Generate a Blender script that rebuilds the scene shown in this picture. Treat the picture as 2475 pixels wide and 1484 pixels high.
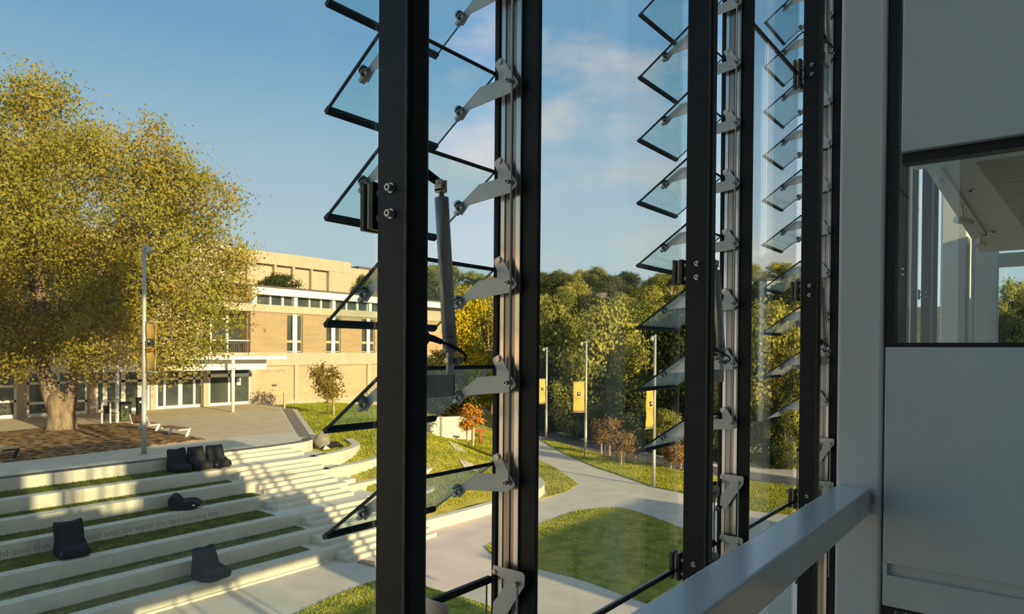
import bpy, bmesh, math, random
import numpy as np
from mathutils import Vector, Matrix, Euler

for o in list(bpy.data.objects):
    bpy.data.objects.remove(o, do_unlink=True)
SC = bpy.context.scene
COL = SC.collection
PI = math.pi
R = math.radians

# ------------------------------------------------------------------ camera
CAM_H = 7.45
FPX, CXP, CYP = 1650.0, 1237.5, 865.0
_a, _p, _roll = R(38.1), R(-0.6), 0.0075
cf = np.array([math.cos(_a) * math.cos(_p), math.sin(_a) * math.cos(_p), math.sin(_p)])
cr = np.array([math.sin(_a), -math.cos(_a), 0.0])
cu = np.cross(cr, cf)
cr, cu = cr * math.cos(_roll) + cu * math.sin(_roll), cu * math.cos(_roll) - cr * math.sin(_roll)
CP = np.array([0.0, 0.0, CAM_H])
cam_d = bpy.data.cameras.new('camera')
cam = bpy.data.objects.new('camera', cam_d)
COL.objects.link(cam)
M = Matrix(((cr[0], cu[0], -cf[0], 0), (cr[1], cu[1], -cf[1], 0), (cr[2], cu[2], -cf[2], CAM_H), (0, 0, 0, 1)))
cam.matrix_world = M
cam_d.sensor_width = 36.0
cam_d.lens = FPX / 2475.0 * 36.0
cam_d.shift_y = (CYP - 742.0) / 2475.0
cam_d.clip_start = 0.05
cam_d.clip_end = 2000
cam_d.dof.use_dof = True
cam_d.dof.focus_distance = 2.6
cam_d.dof.aperture_fstop = 9.0
SC.camera = cam

def ray(x, y):
    return cf + cr * (x - CXP) / FPX - cu * (y - CYP) / FPX
def PZ(x, y, z):
    d = ray(x, y); return CP + d * (z - CP[2]) / d[2]
def PY(x, y, v):
    d = ray(x, y); return CP + d * v / d[1]
def PX(x, y, v):
    d = ray(x, y); return CP + d * v / d[0]
def PD(x, y, depth):
    return CP + ray(x, y) * depth

# ------------------------------------------------------------------ light, sky, exposure
SC.view_settings.view_transform = 'Standard'
SC.view_settings.look = 'None'
SC.view_settings.gamma = 1.0
SC.view_settings.exposure = 0.0
SC.view_settings.use_curve_mapping = False
try:
    SC.cycles.use_denoising = True
    SC.cycles.transparent_max_bounces = 24
    SC.cycles.max_bounces = 8
    SC.cycles.diffuse_bounces = 4
    SC.cycles.caustics_reflective = False
    SC.cycles.caustics_refractive = False
except Exception:
    pass

SUN_AZ, SUN_EL = R(82.9), R(14.0)          # heading the light travels, height of the sun
TE = math.tan(SUN_EL)
sun_dir = Vector((math.cos(SUN_AZ) * math.cos(SUN_EL), math.sin(SUN_AZ) * math.cos(SUN_EL), -math.sin(SUN_EL)))
sl = bpy.data.lights.new('sun', 'SUN')
sl.energy = 8.6
sl.color = (1.0, 0.75, 0.40)
sl.angle = R(0.6)
so = bpy.data.objects.new('sun', sl)
so.rotation_euler = (-sun_dir).to_track_quat('Z', 'Y').to_euler()
so.location = (-3, -30, 30)
COL.objects.link(so)

world = bpy.data.worlds.new('sky')
SC.world = world
world.use_nodes = True
wn, wl = world.node_tree.nodes, world.node_tree.links
wn.clear()
w_out = wn.new('ShaderNodeOutputWorld'); w_bg = wn.new('ShaderNodeBackground')
w_tc = wn.new('ShaderNodeTexCoord'); w_sep = wn.new('ShaderNodeSeparateXYZ')
w_ramp = wn.new('ShaderNodeValToRGB')
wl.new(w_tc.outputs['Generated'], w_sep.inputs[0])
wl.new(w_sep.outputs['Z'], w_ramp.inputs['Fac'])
cr_ = w_ramp.color_ramp
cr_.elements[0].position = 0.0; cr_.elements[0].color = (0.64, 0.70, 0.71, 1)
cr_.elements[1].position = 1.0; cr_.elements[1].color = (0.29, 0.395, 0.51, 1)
for pos, c in ((0.165, (0.53, 0.65, 0.715, 1)), (0.30, (0.345, 0.53, 0.70, 1)), (0.40, (0.20, 0.40, 0.64, 1)), (0.60, (0.23, 0.385, 0.55, 1))):
    e = cr_.elements.new(pos); e.color = c
w_map = wn.new('ShaderNodeMapping'); w_map.inputs['Scale'].default_value = (3.0, 3.0, 7.5)
w_map.inputs['Location'].default_value = (0.35, 1.9, 0.2)
w_no = wn.new('ShaderNodeTexNoise'); w_no.inputs['Scale'].default_value = 1.35; w_no.inputs['Detail'].default_value = 7; w_no.inputs['Roughness'].default_value = 0.56
w_cr = wn.new('ShaderNodeValToRGB'); w_cr.color_ramp.elements[0].position = 0.50; w_cr.color_ramp.elements[1].position = 0.72
# clouds gather in the part of the sky over the hill (low dot with -x-ish side keeps the west clear)
w_dot = wn.new('ShaderNodeVectorMath'); w_dot.operation = 'DOT_PRODUCT'; w_dot.inputs[1].default_value = (0.905, 0.30, 0.30)
w_mr = wn.new('ShaderNodeMapRange'); w_mr.inputs['From Min'].default_value = 0.80; w_mr.inputs['From Max'].default_value = 0.965
w_mul = wn.new('ShaderNodeMath'); w_mul.operation = 'MULTIPLY'
w_mul2 = wn.new('ShaderNodeMath'); w_mul2.operation = 'MULTIPLY'; w_mul2.inputs[1].default_value = 0.9
w_mix = wn.new('ShaderNodeMixRGB'); w_mix.inputs['Color2'].default_value = (0.78, 0.71, 0.66, 1)
wl.new(w_tc.outputs['Generated'], w_map.inputs[0]); wl.new(w_map.outputs[0], w_no.inputs['Vector'])
wl.new(w_no.outputs['Fac'], w_cr.inputs['Fac'])
wl.new(w_tc.outputs['Generated'], w_dot.inputs[0]); wl.new(w_dot.outputs['Value'], w_mr.inputs['Value'])
wl.new(w_mr.outputs[0], w_mul.inputs[0]); wl.new(w_cr.outputs['Color'], w_mul.inputs[1])
wl.new(w_mul.outputs[0], w_mul2.inputs[0]); wl.new(w_mul2.outputs[0], w_mix.inputs['Fac'])
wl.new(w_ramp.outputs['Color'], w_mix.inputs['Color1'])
# evening glow around the low sun, behind the room
w_d2 = wn.new('ShaderNodeVectorMath'); w_d2.operation = 'DOT_PRODUCT'; w_d2.inputs[1].default_value = tuple(-sun_dir)
w_m2 = wn.new('ShaderNodeMapRange'); w_m2.interpolation_type = 'SMOOTHSTEP'; w_m2.inputs['From Min'].default_value = -0.1; w_m2.inputs['From Max'].default_value = 1.0; w_m2.inputs['To Max'].default_value = 0.55
w_gl = wn.new('ShaderNodeMixRGB'); w_gl.inputs['Color2'].default_value = (0.78, 0.73, 0.63, 1)
wl.new(w_tc.outputs['Generated'], w_d2.inputs[0]); wl.new(w_d2.outputs['Value'], w_m2.inputs['Value']); wl.new(w_m2.outputs[0], w_gl.inputs['Fac'])
wl.new(w_mix.outputs[0], w_gl.inputs['Color1'])
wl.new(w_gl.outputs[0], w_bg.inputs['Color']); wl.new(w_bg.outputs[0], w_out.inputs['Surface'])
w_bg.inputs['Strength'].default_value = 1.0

# ------------------------------------------------------------------ materials
def new_mat(name):
    m = bpy.data.materials.new(name); m.use_nodes = True
    n = m.node_tree.nodes; n.clear()
    return m, n, m.node_tree.links

def mat(name, c1, c2=None, rough=0.6, scale=6.0, metal=0.0, bump=0.0, bscale=None, spec=0.5, stretch=None, detail=5, lo=0.35, hi=0.68):
    m, n, l = new_mat(name)
    out = n.new('ShaderNodeOutputMaterial'); b = n.new('ShaderNodeBsdfPrincipled')
    l.new(b.outputs[0], out.inputs[0])
    b.inputs['Roughness'].default_value = rough; b.inputs['Metallic'].default_value = metal
    b.inputs['Specular IOR Level'].default_value = spec
    b.inputs['Base Color'].default_value = (*c1, 1)
    tc = n.new('ShaderNodeTexCoord')
    src = tc.outputs['Object']
    if stretch:
        mp = n.new('ShaderNodeMapping'); mp.inputs['Scale'].default_value = stretch
        l.new(src, mp.inputs[0]); src = mp.outputs[0]
    if c2 is not None:
        t = n.new('ShaderNodeTexNoise'); t.inputs['Scale'].default_value = scale; t.inputs['Detail'].default_value = detail
        l.new(src, t.inputs['Vector'])
        r = n.new('ShaderNodeValToRGB'); r.color_ramp.elements[0].position = lo; r.color_ramp.elements[1].position = hi
        r.color_ramp.elements[0].color = (*c1, 1); r.color_ramp.elements[1].color = (*c2, 1)
        l.new(t.outputs['Fac'], r.inputs[0]); l.new(r.outputs[0], b.inputs['Base Color'])
    if bump:
        t2 = n.new('ShaderNodeTexNoise'); t2.inputs['Scale'].default_value = bscale or scale * 4; t2.inputs['Detail'].default_value = 6
        l.new(src, t2.inputs['Vector'])
        bp = n.new('ShaderNodeBump'); bp.inputs['Strength'].default_value = bump; bp.inputs['Distance'].default_value = 0.02
        l.new(t2.outputs['Fac'], bp.inputs['Height']); l.new(bp.outputs[0], b.inputs['Normal'])
    return m

def glass_mat(name, tint, refl=1.0, rough=0.0, ior=1.5):
    m, n, l = new_mat(name)
    out = n.new('ShaderNodeOutputMaterial'); mx = n.new('ShaderNodeMixShader')
    tr = n.new('ShaderNodeBsdfTransparent'); tr.inputs[0].default_value = (*tint, 1)
    gl = n.new('ShaderNodeBsdfGlossy'); gl.inputs['Roughness'].default_value = rough; gl.inputs[0].default_value = (refl, refl, refl, 1)
    lw = n.new('ShaderNodeLayerWeight'); lw.inputs['Blend'].default_value = 0.5
    pw = n.new('ShaderNodeMath'); pw.operation = 'POWER'; pw.inputs[1].default_value = 5.0
    fr = n.new('ShaderNodeMath'); fr.operation = 'MULTIPLY_ADD'; fr.inputs[1].default_value = 0.96; fr.inputs[2].default_value = 0.04
    l.new(lw.outputs['Facing'], pw.inputs[0]); l.new(pw.outputs[0], fr.inputs[0])
    l.new(fr.outputs[0], mx.inputs[0]); l.new(tr.outputs[0], mx.inputs[1]); l.new(gl.outputs[0], mx.inputs[2])
    l.new(mx.outputs[0], out.inputs[0])
    return m

def leaf_mat(name, cols, trans=0.35, scale=0.6, fine=9.0):
    """leaf colour varies from leaf to leaf and a little from branch to branch"""
    m, n, l = new_mat(name)
    out = n.new('ShaderNodeOutputMaterial'); mx = n.new('ShaderNodeMixShader'); mx.inputs[0].default_value = trans
    d = n.new('ShaderNodeBsdfDiffuse'); t = n.new('ShaderNodeBsdfTranslucent')
    tc = n.new('ShaderNodeTexCoord'); a = n.new('ShaderNodeTexNoise'); a.inputs['Scale'].default_value = scale; a.inputs['Detail'].default_value = 2
    b = n.new('ShaderNodeTexNoise'); b.inputs['Scale'].default_value = fine; b.inputs['Detail'].default_value = 1
    l.new(tc.outputs['Object'], a.inputs['Vector']); l.new(tc.outputs['Object'], b.inputs['Vector'])
    oi = n.new('ShaderNodeObjectInfo')
    ad = n.new('ShaderNodeMath'); ad.operation = 'ADD'
    s1 = n.new('ShaderNodeMath'); s1.operation = 'MULTIPLY'; s1.inputs[1].default_value = 0.5
    s2 = n.new('ShaderNodeMath'); s2.operation = 'MULTIPLY_ADD'; s2.inputs[1].default_value = 0.22; 
    l.new(a.outputs['Fac'], ad.inputs[0]); l.new(b.outputs['Fac'], ad.inputs[1]); l.new(ad.outputs[0], s1.inputs[0])
    l.new(oi.outputs['Random'], s2.inputs[0]); l.new(s1.outputs[0], s2.inputs[2])
    r = n.new('ShaderNodeValToRGB')
    k = len(cols)
    r.color_ramp.elements[0].position = 0.40; r.color_ramp.elements[0].color = (*cols[0], 1)
    r.color_ramp.elements[1].position = 0.82; r.color_ramp.elements[1].color = (*cols[-1], 1)
    for i in range(1, k - 1):
        e = r.color_ramp.elements.new(0.40 + 0.42 * i / (k - 1)); e.color = (*cols[i], 1)
    l.new(s2.outputs[0], r.inputs[0])
    l.new(r.outputs[0], d.inputs[0]); l.new(r.outputs[0], t.inputs[0])
    l.new(d.outputs[0], mx.inputs[1]); l.new(t.outputs[0], mx.inputs[2]); l.new(mx.outputs[0], out.inputs[0])
    return m

def brick_mat(name, c1, c2, mortar):
    m, n, l = new_mat(name)
    out = n.new('ShaderNodeOutputMaterial'); b = n.new('ShaderNodeBsdfPrincipled'); b.inputs['Roughness'].default_value = 0.85
    l.new(b.outputs[0], out.inputs[0])
    tc = n.new('ShaderNodeTexCoord'); sp = n.new('ShaderNodeSeparateXYZ'); cb = n.new('ShaderNodeCombineXYZ')
    l.new(tc.outputs['Object'], sp.inputs[0]); l.new(sp.outputs['X'], cb.inputs['X']); l.new(sp.outputs['Z'], cb.inputs['Y'])
    br = n.new('ShaderNodeTexBrick'); br.inputs['Scale'].default_value = 1.0
    br.inputs['Brick Width'].default_value = 0.24; br.inputs['Row Height'].default_value = 0.086; br.inputs['Mortar Size'].default_value = 0.008
    br.inputs['Color1'].default_value = (*c1, 1); br.inputs['Color2'].default_value = (*c2, 1); br.inputs['Mortar'].default_value = (*mortar, 1)
    l.new(cb.outputs[0], br.inputs['Vector'])
    mp = n.new('ShaderNodeMapping'); mp.inputs['Scale'].default_value = (0.35, 1, 2.4); l.new(tc.outputs['Object'], mp.inputs[0])
    t = n.new('ShaderNodeTexNoise'); t.inputs['Scale'].default_value = 1.1; t.inputs['Detail'].default_value = 4; l.new(mp.outputs[0], t.inputs['Vector'])
    mx = n.new('ShaderNodeMixRGB'); mx.blend_type = 'OVERLAY'; mx.inputs[0].default_value = 0.25
    l.new(br.outputs['Color'], mx.inputs[1]); l.new(t.outputs['Fac'], mx.inputs[2]); l.new(mx.outputs[0], b.inputs['Base Color'])
    return m

MT = {}
MT['black_steel'] = mat('black painted steel', (0.008, 0.009, 0.010), (0.014, 0.015, 0.016), rough=0.48, scale=14, bump=0.05, bscale=260, spec=0.32)
MT['black_rubber'] = mat('black rubber', (0.012, 0.012, 0.013), rough=0.65)
MT['clip_dark'] = mat('dark clamp metal', (0.03, 0.03, 0.032), (0.06, 0.055, 0.05), rough=0.4, scale=30, metal=0.6)
MT['brass_gap'] = mat('tan spacer', (0.62, 0.48, 0.30), rough=0.5)
MT['steel'] = mat('brushed stainless steel', (0.66, 0.64, 0.60), (0.76, 0.74, 0.70), rough=0.42, scale=9, metal=0.3, bump=0.03, bscale=300)
MT['screw'] = mat('screw steel', (0.45, 0.43, 0.40), (0.6, 0.58, 0.55), rough=0.3, scale=60, metal=0.9)
MT['alu'] = mat('anodised aluminium', (0.66, 0.62, 0.57), (0.78, 0.74, 0.69), rough=0.24, scale=2, metal=0.92, stretch=(30, 30, 0.7))
MT['alu_dark'] = mat('aluminium groove', (0.30, 0.26, 0.22), (0.42, 0.36, 0.31), rough=0.30, scale=2, metal=0.9, stretch=(30, 30, 0.8))
MT['grey_tube'] = mat('grey anodised tube', (0.55, 0.55, 0.52), (0.61, 0.61, 0.58), rough=0.36, scale=18, metal=0.4)
MT['grey_plate'] = mat('zinc plate', (0.40, 0.41, 0.40), (0.50, 0.51, 0.49), rough=0.45, scale=22, metal=0.3)
MT['glass'] = glass_mat('facade glass', (0.93, 0.975, 0.965))
MT['blade_glass'] = glass_mat('louvre glass', (0.88, 0.955, 0.945), ior=1.5)
MT['glass_edge'] = mat('cut glass edge', (0.05, 0.09, 0.085), rough=0.15)
MT['white_paint'] = mat('white satin paint', (0.63, 0.715, 0.75), (0.67, 0.75, 0.785), rough=0.42, scale=3, spec=0.5)
MT['white_rail'] = mat('white powder coat', (0.76, 0.81, 0.86), (0.82, 0.86, 0.90), rough=0.13, scale=5, bump=0.03, bscale=190, spec=0.9)
MT['lit_column_paint'] = mat('white paint with facade light', (0.74, 0.785, 0.82), (0.78, 0.82, 0.855), rough=0.42, scale=3)  # wall white made lighter to carry the stronger facade light on the columns
MT['ceiling'] = mat('ceiling paint', (0.72, 0.72, 0.68), rough=0.7)
MT['perf'] = mat('perforated panel', (0.34, 0.32, 0.27), (0.60, 0.57, 0.5), rough=0.7, scale=2.0, stretch=(60, 4, 1))
MT['dark_frame'] = mat('black window frame', (0.008, 0.008, 0.009), rough=0.45)
MT['concrete'] = mat('pale concrete', (0.50, 0.475, 0.41), (0.58, 0.555, 0.48), rough=0.85, scale=2.2, bump=0.12, bscale=30)
MT['coping'] = mat('sawn coping concrete', (0.53, 0.51, 0.46), (0.62, 0.60, 0.54), rough=0.8, scale=5, bump=0.1, bscale=40)
MT['paving'] = mat('court paving', (0.50, 0.455, 0.395), (0.59, 0.54, 0.47), rough=0.85, scale=0.8, bump=0.15, bscale=40)
MT['plaza'] = mat('plaza paving', (0.50, 0.41, 0.29), (0.58, 0.48, 0.35), rough=0.85, scale=1.2, bump=0.15, bscale=40)
MT['plaza_edge'] = mat('plaza edge paving', (0.52, 0.48, 0.41), (0.60, 0.555, 0.48), rough=0.85, scale=1.4, bump=0.12, bscale=40)
MT['dark_edge'] = mat('dark edging', (0.10, 0.09, 0.085), rough=0.7)
MT['dark_paver'] = mat('dark pavers', (0.17, 0.14, 0.11), (0.24, 0.20, 0.16), rough=0.8, scale=7)
MT['asphalt'] = mat('asphalt', (0.075, 0.072, 0.075), (0.11, 0.105, 0.105), rough=0.9, scale=2, bump=0.2, bscale=60)
MT['lawn'] = mat('lawn', (0.14, 0.18, 0.035), (0.36, 0.34, 0.08), rough=0.9, scale=1.7, bump=0.9, bscale=34, detail=10, spec=0.1, lo=0.38, hi=0.62)
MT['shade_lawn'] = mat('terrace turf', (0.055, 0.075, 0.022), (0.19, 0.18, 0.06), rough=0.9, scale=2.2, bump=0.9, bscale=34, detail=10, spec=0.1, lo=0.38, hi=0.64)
MT['dry_lawn'] = mat('dry lawn', (0.20, 0.21, 0.03), (0.46, 0.38, 0.09), rough=0.9, scale=0.55, bump=0.9, bscale=30, detail=9, spec=0.1)
MT['mulch'] = mat('bark mulch', (0.050, 0.028, 0.016), (0.42, 0.26, 0.12), rough=0.95, scale=3.2, bump=1.0, bscale=14, spec=0.1, detail=10, lo=0.38, hi=0.64)
MT['forest_floor'] = mat('forest floor', (0.05, 0.06, 0.02), (0.12, 0.11, 0.04), rough=0.95, scale=0.2, spec=0.1)
MT['bark'] = mat('rough bark', (0.16, 0.115, 0.075), (0.34, 0.26, 0.18), rough=0.95, scale=2.5, bump=1.0, bscale=9, stretch=(2.4, 2.4, 0.6), spec=0.1)
MT['pale_bark'] = mat('pale gum bark', (0.34, 0.28, 0.20), (0.52, 0.43, 0.32), rough=0.9, scale=1.2, spec=0.1)
MT['bag'] = mat('black bag fabric', (0.011, 0.0125, 0.017), (0.020, 0.022, 0.028), rough=0.8, scale=5, bump=0.9, bscale=5, spec=0.25)
MT['pole'] = mat('galvanised pole', (0.42, 0.41, 0.38), (0.50, 0.48, 0.44), rough=0.5, scale=3, metal=0.3)
MT['banner'] = mat('yellow banner cloth', (0.60, 0.35, 0.075), (0.68, 0.42, 0.10), rough=0.8, scale=1.5, stretch=(5, 5, 1))
MT['banner_dark'] = mat('brown banner print', (0.50, 0.26, 0.035), rough=0.8)
MT['black'] = mat('black print', (0.01, 0.01, 0.012), rough=0.6)
MT['white'] = mat('white enamel', (0.82, 0.81, 0.77), (0.86, 0.85, 0.81), rough=0.5, scale=3)
MT['wood'] = mat('bench timber', (0.16, 0.09, 0.05), (0.25, 0.15, 0.08), rough=0.6, scale=3, stretch=(8, 1, 8))
MT['pale_wood'] = mat('stake timber', (0.48, 0.34, 0.20), (0.58, 0.43, 0.26), rough=0.8, scale=3)
MT['brick'] = brick_mat('tan brick', (0.33, 0.235, 0.13), (0.38, 0.275, 0.155), (0.37, 0.29, 0.19))
MT['pale_brick'] = brick_mat('pale brick', (0.45, 0.33, 0.20), (0.50, 0.37, 0.23), (0.46, 0.38, 0.27))
MT['hall_concrete'] = mat('board marked concrete', (0.43, 0.35, 0.25), (0.50, 0.41, 0.30), rough=0.9, scale=1.0, stretch=(2.0, 2, 0.3), bump=0.1)
MT['hall_panel'] = mat('pale precast panel', (0.45, 0.365, 0.27), (0.51, 0.42, 0.315), rough=0.9, scale=0.8, stretch=(2.0, 2, 0.4))
MT['win_dark'] = mat('dark window glass', (0.035, 0.05, 0.05), (0.09, 0.10, 0.085), rough=0.08, scale=0.5, spec=0.6)
MT['roof'] = mat('roof metal', (0.10, 0.09, 0.085), rough=0.7)
MT['bin'] = mat('green bin plastic', (0.05, 0.075, 0.03), rough=0.5)
MT['rock'] = mat('field boulder', (0.17, 0.15, 0.12), (0.28, 0.25, 0.20), rough=0.9, scale=4, bump=0.6, bscale=8)
MT['red'] = mat('red enamel', (0.42, 0.05, 0.05), rough=0.5)
MT['letter'] = mat('engraved letter shadow', (0.34, 0.325, 0.28), rough=0.9)
MT['sign_letter'] = mat('tan sign lettering', (0.36, 0.25, 0.13), rough=0.7)
MT['shelter'] = mat('render of our own wing', (0.26, 0.26, 0.26), rough=0.8)
MT['rail_brown'] = mat('brown railing', (0.24, 0.15, 0.08), rough=0.6)
MT['grass_blade'] = leaf_mat('grass blade', [(0.21, 0.26, 0.03), (0.46, 0.46, 0.06), (0.68, 0.58, 0.13)], trans=0.3, scale=0.5, fine=7)
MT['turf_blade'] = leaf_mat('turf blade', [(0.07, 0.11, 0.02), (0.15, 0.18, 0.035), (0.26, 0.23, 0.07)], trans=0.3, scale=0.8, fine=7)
LF = {}
LF['plane'] = leaf_mat('autumn leaf', [(0.10, 0.14, 0.018), (0.22, 0.23, 0.03), (0.36, 0.31, 0.05), (0.46, 0.29, 0.08)], trans=0.35, scale=0.35, fine=5)
LF['gum'] = leaf_mat('gum leaf', [(0.08, 0.11, 0.028), (0.28, 0.28, 0.06), (0.64, 0.55, 0.13)], trans=0.25, scale=0.40, fine=2.5)
LF['yellow'] = leaf_mat('sunlit yellow leaf', [(0.30, 0.28, 0.02), (0.55, 0.45, 0.03), (0.70, 0.52, 0.05)], trans=0.4, scale=0.5, fine=5)
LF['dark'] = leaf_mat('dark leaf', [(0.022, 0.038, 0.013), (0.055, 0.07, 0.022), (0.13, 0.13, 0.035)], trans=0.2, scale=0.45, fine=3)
LF['rust'] = leaf_mat('rust leaf', [(0.18, 0.095, 0.035), (0.28, 0.16, 0.05), (0.32, 0.21, 0.07)], trans=0.3, scale=1.5, fine=9)
LF['orange'] = leaf_mat('orange leaf', [(0.42, 0.24, 0.03), (0.60, 0.28, 0.06), (0.66, 0.36, 0.12)], trans=0.35, scale=1.5, fine=9)
LF['sapling'] = leaf_mat('sapling leaf', [(0.10, 0.10, 0.02), (0.22, 0.17, 0.03), (0.34, 0.18, 0.05)], trans=0.3, scale=1.5, fine=9)

# ------------------------------------------------------------------ mesh helpers
def org(o):
    v = Vector((0, 0, 0))
    while o is not None:
        v += o.location; o = o.parent
    return v

class MB:
    def __init__(s):
        s.v = []; s.f = []; s.m = []; s.sm = []
    def add(s, verts, faces, mi=0, smooth=False):
        b = len(s.v)
        s.v += [tuple(float(c) for c in p) for p in verts]
        for f in faces:
            s.f.append(tuple(b + i for i in f)); s.m.append(mi); s.sm.append(smooth)
        return s
    def box(s, x0, x1, y0, y1, z0, z1, mi=0, rot=None, at=None):
        vs = [(x0, y0, z0), (x1, y0, z0), (x1, y1, z0), (x0, y1, z0), (x0, y0, z1), (x1, y0, z1), (x1, y1, z1), (x0, y1, z1)]
        if rot is not None:
            vs = [tuple(rot @ Vector(v)) for v in vs]
        if at is not None:
            vs = [(v[0] + at[0], v[1] + at[1], v[2] + at[2]) for v in vs]
        return s.add(vs, [(0, 3, 2, 1), (4, 5, 6, 7), (0, 1, 5, 4), (1, 2, 6, 5), (2, 3, 7, 6), (3, 0, 4, 7)], mi)
    def prism(s, poly, axis, a0, a1, mi=0):
        n = len(poly)
        def mk(p, a):
            return (a, p[0], p[1]) if axis == 'x' else (p[0], a, p[1]) if axis == 'y' else (p[0], p[1], a)
        vs = [mk(p, a0) for p in poly] + [mk(p, a1) for p in poly]
        fs = [tuple(range(n)), tuple(range(2 * n - 1, n - 1, -1))] + [(i, i + n, (i + 1) % n + n, (i + 1) % n) for i in range(n)]
        return s.add(vs, fs, mi)
    def tube(s, pts, rad, n=10, mi=0, smooth=True, cap=True):
        pts = [Vector(p) for p in pts]
        if not hasattr(rad, '__len__'): rad = [rad] * len(pts)
        vs = []; up = None
        for i, p in enumerate(pts):
            d = (pts[min(i + 1, len(pts) - 1)] - pts[max(i - 1, 0)]).normalized()
            if up is None:
                up = Vector((0, 0, 1)) if abs(d.z) < 0.9 else Vector((1, 0, 0))
            a = d.cross(up)
            if a.length < 1e-4: a = d.cross(Vector((0.3, 1, 0.2)))
            a.normalize(); b = a.cross(d).normalized(); up = b
            for k in range(n):
                t = 2 * PI * k / n
                vs.append(p + (a * math.cos(t) + b * math.sin(t)) * rad[i])
        fs = []
        for i in range(len(pts) - 1):
            for k in range(n):
                k2 = (k + 1) % n
                fs.append((i * n + k, i * n + k2, (i + 1) * n + k2, (i + 1) * n + k))
        s.add(vs, fs, mi, smooth)
        if cap:
            b0 = len(s.v) - len(vs)
            s.f.append(tuple(b0 + k for k in range(n - 1, -1, -1))); s.m.append(mi); s.sm.append(False)
            e = b0 + (len(pts) - 1) * n
            s.f.append(tuple(e + k for k in range(n))); s.m.append(mi); s.sm.append(False)
        return s
    def build(s, name, mats, parent=None, local=False, bevel=0.0, seg=2):
        me = bpy.data.meshes.new(name)
        o3 = org(parent) if (parent is not None and not local) else Vector((0, 0, 0))
        me.from_pydata([(v[0] - o3.x, v[1] - o3.y, v[2] - o3.z) for v in s.v], [], s.f)
        if not isinstance(mats, (list, tuple)): mats = [mats]
        for m in mats: me.materials.append(m)
        me.polygons.foreach_set('material_index', s.m)
        me.polygons.foreach_set('use_smooth', s.sm)
        me.update()
        bm = bmesh.new(); bm.from_mesh(me); bmesh.ops.recalc_face_normals(bm, faces=bm.faces); bm.to_mesh(me); bm.free()
        o = bpy.data.objects.new(name, me); COL.objects.link(o)
        if parent is not None: o.parent = parent
        if bevel:
            bv = o.modifiers.new('soft edge', 'BEVEL'); bv.width = bevel; bv.segments = seg; bv.limit_method = 'ANGLE'; bv.angle_limit = R(40)
        return o

def tag(o, label=None, cat=None, group=None, kind=None):
    if label: o['label'] = label
    if cat: o['category'] = cat
    if group: o['group'] = group
    if kind: o['kind'] = kind
    return o
def thing(name, label, cat, loc=(0, 0, 0), group=None, rz=0.0):
    o = bpy.data.objects.new(name, None); COL.objects.link(o)
    o.location = loc; o.rotation_euler = (0, 0, rz); o.empty_display_size = 0.2
    return tag(o, label, cat, group)
def struct(name, mb, m, label=None, bevel=0.0):
    o = mb.build(name, m, bevel=bevel); o['kind'] = 'structure'
    if label: o['label'] = label
    return o
def part(name, mb, m, parent, **k):
    return mb.build(name, m, parent, **k)
def copy_tree(o, parent=None):
    c = o.copy(); COL.objects.link(c)
    if parent is not None: c.parent = parent
    for ch in list(o.children): copy_tree(ch, c)
    return c

def quads_mesh(name, V, n_per, mats, parent=None, kind=None):
    """mesh of separate polygons, n_per corners each, from a numpy array"""
    me = bpy.data.meshes.new(name)
    nv = len(V); nf = nv // n_per
    me.vertices.add(nv); me.vertices.foreach_set('co', np.asarray(V, np.float32).ravel())
    me.loops.add(nv); me.loops.foreach_set('vertex_index', np.arange(nv, dtype=np.int32))
    me.polygons.add(nf); me.polygons.foreach_set('loop_start', np.arange(0, nv, n_per, dtype=np.int32))
    me.polygons.foreach_set('loop_total', np.full(nf, n_per, np.int32))
    me.materials.append(mats); me.update(calc_edges=True)
    o = bpy.data.objects.new(name, me); COL.objects.link(o)
    if parent is not None: o.parent = parent
    return o

def leaves(C, size, rng, droop=0.0, aspect=0.55, out=None, jit=0.75):
    n = len(C)
    if out is None:
        d = rng.normal(size=(n, 3)); d[:, 2] -= droop; d /= np.linalg.norm(d, axis=1)[:, None]
        e = rng.normal(size=(n, 3)); e -= d * (d * e).sum(1)[:, None]; e /= np.linalg.norm(e, axis=1)[:, None]
    else:
        # faces look outwards from the bough, with scatter
        nn = out + rng.normal(size=(n, 3)) * jit; nn /= np.linalg.norm(nn, axis=1)[:, None]
        d = rng.normal(size=(n, 3)); d[:, 2] -= droop; d -= nn * (d * nn).sum(1)[:, None]; d /= np.linalg.norm(d, axis=1)[:, None]
        e = np.cross(nn, d)
    s = (size * rng.uniform(0.65, 1.35, n))[:, None]
    V = np.empty((n, 4, 3))
    V[:, 0] = C - d * s * 0.5; V[:, 2] = C + d * s * 0.5
    V[:, 1] = C + e * s * 0.5 * aspect; V[:, 3] = C - e * s * 0.5 * aspect
    return V.reshape(-1, 3)

def text_mesh(name, body, size, extrude, width, m, parent, loc):
    """raised lettering as a mesh, standing in the xz plane and facing -y; width is its length along x"""
    c = bpy.data.curves.new(name, 'FONT'); c.body = body; c.size = size; c.extrude = extrude; c.resolution_u = 3
    t = bpy.data.objects.new(name, c); COL.objects.link(t); bpy.context.view_layer.update()
    me = bpy.data.meshes.new_from_object(t.evaluated_get(bpy.context.evaluated_depsgraph_get()))
    bpy.data.objects.remove(t); bpy.data.curves.remove(c)
    xs = [v.co.x for v in me.vertices]; k = width / max(max(xs) - min(xs), 1e-3); x0 = min(xs)
    for v in me.vertices: v.co = Vector(((v.co.x - x0) * k, -v.co.z, v.co.y))
    me.materials.clear(); me.materials.append(m)
    o = bpy.data.objects.new(name, me); COL.objects.link(o); o.parent = parent
    o.location = Vector(loc) - org(parent)
    return o

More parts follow.
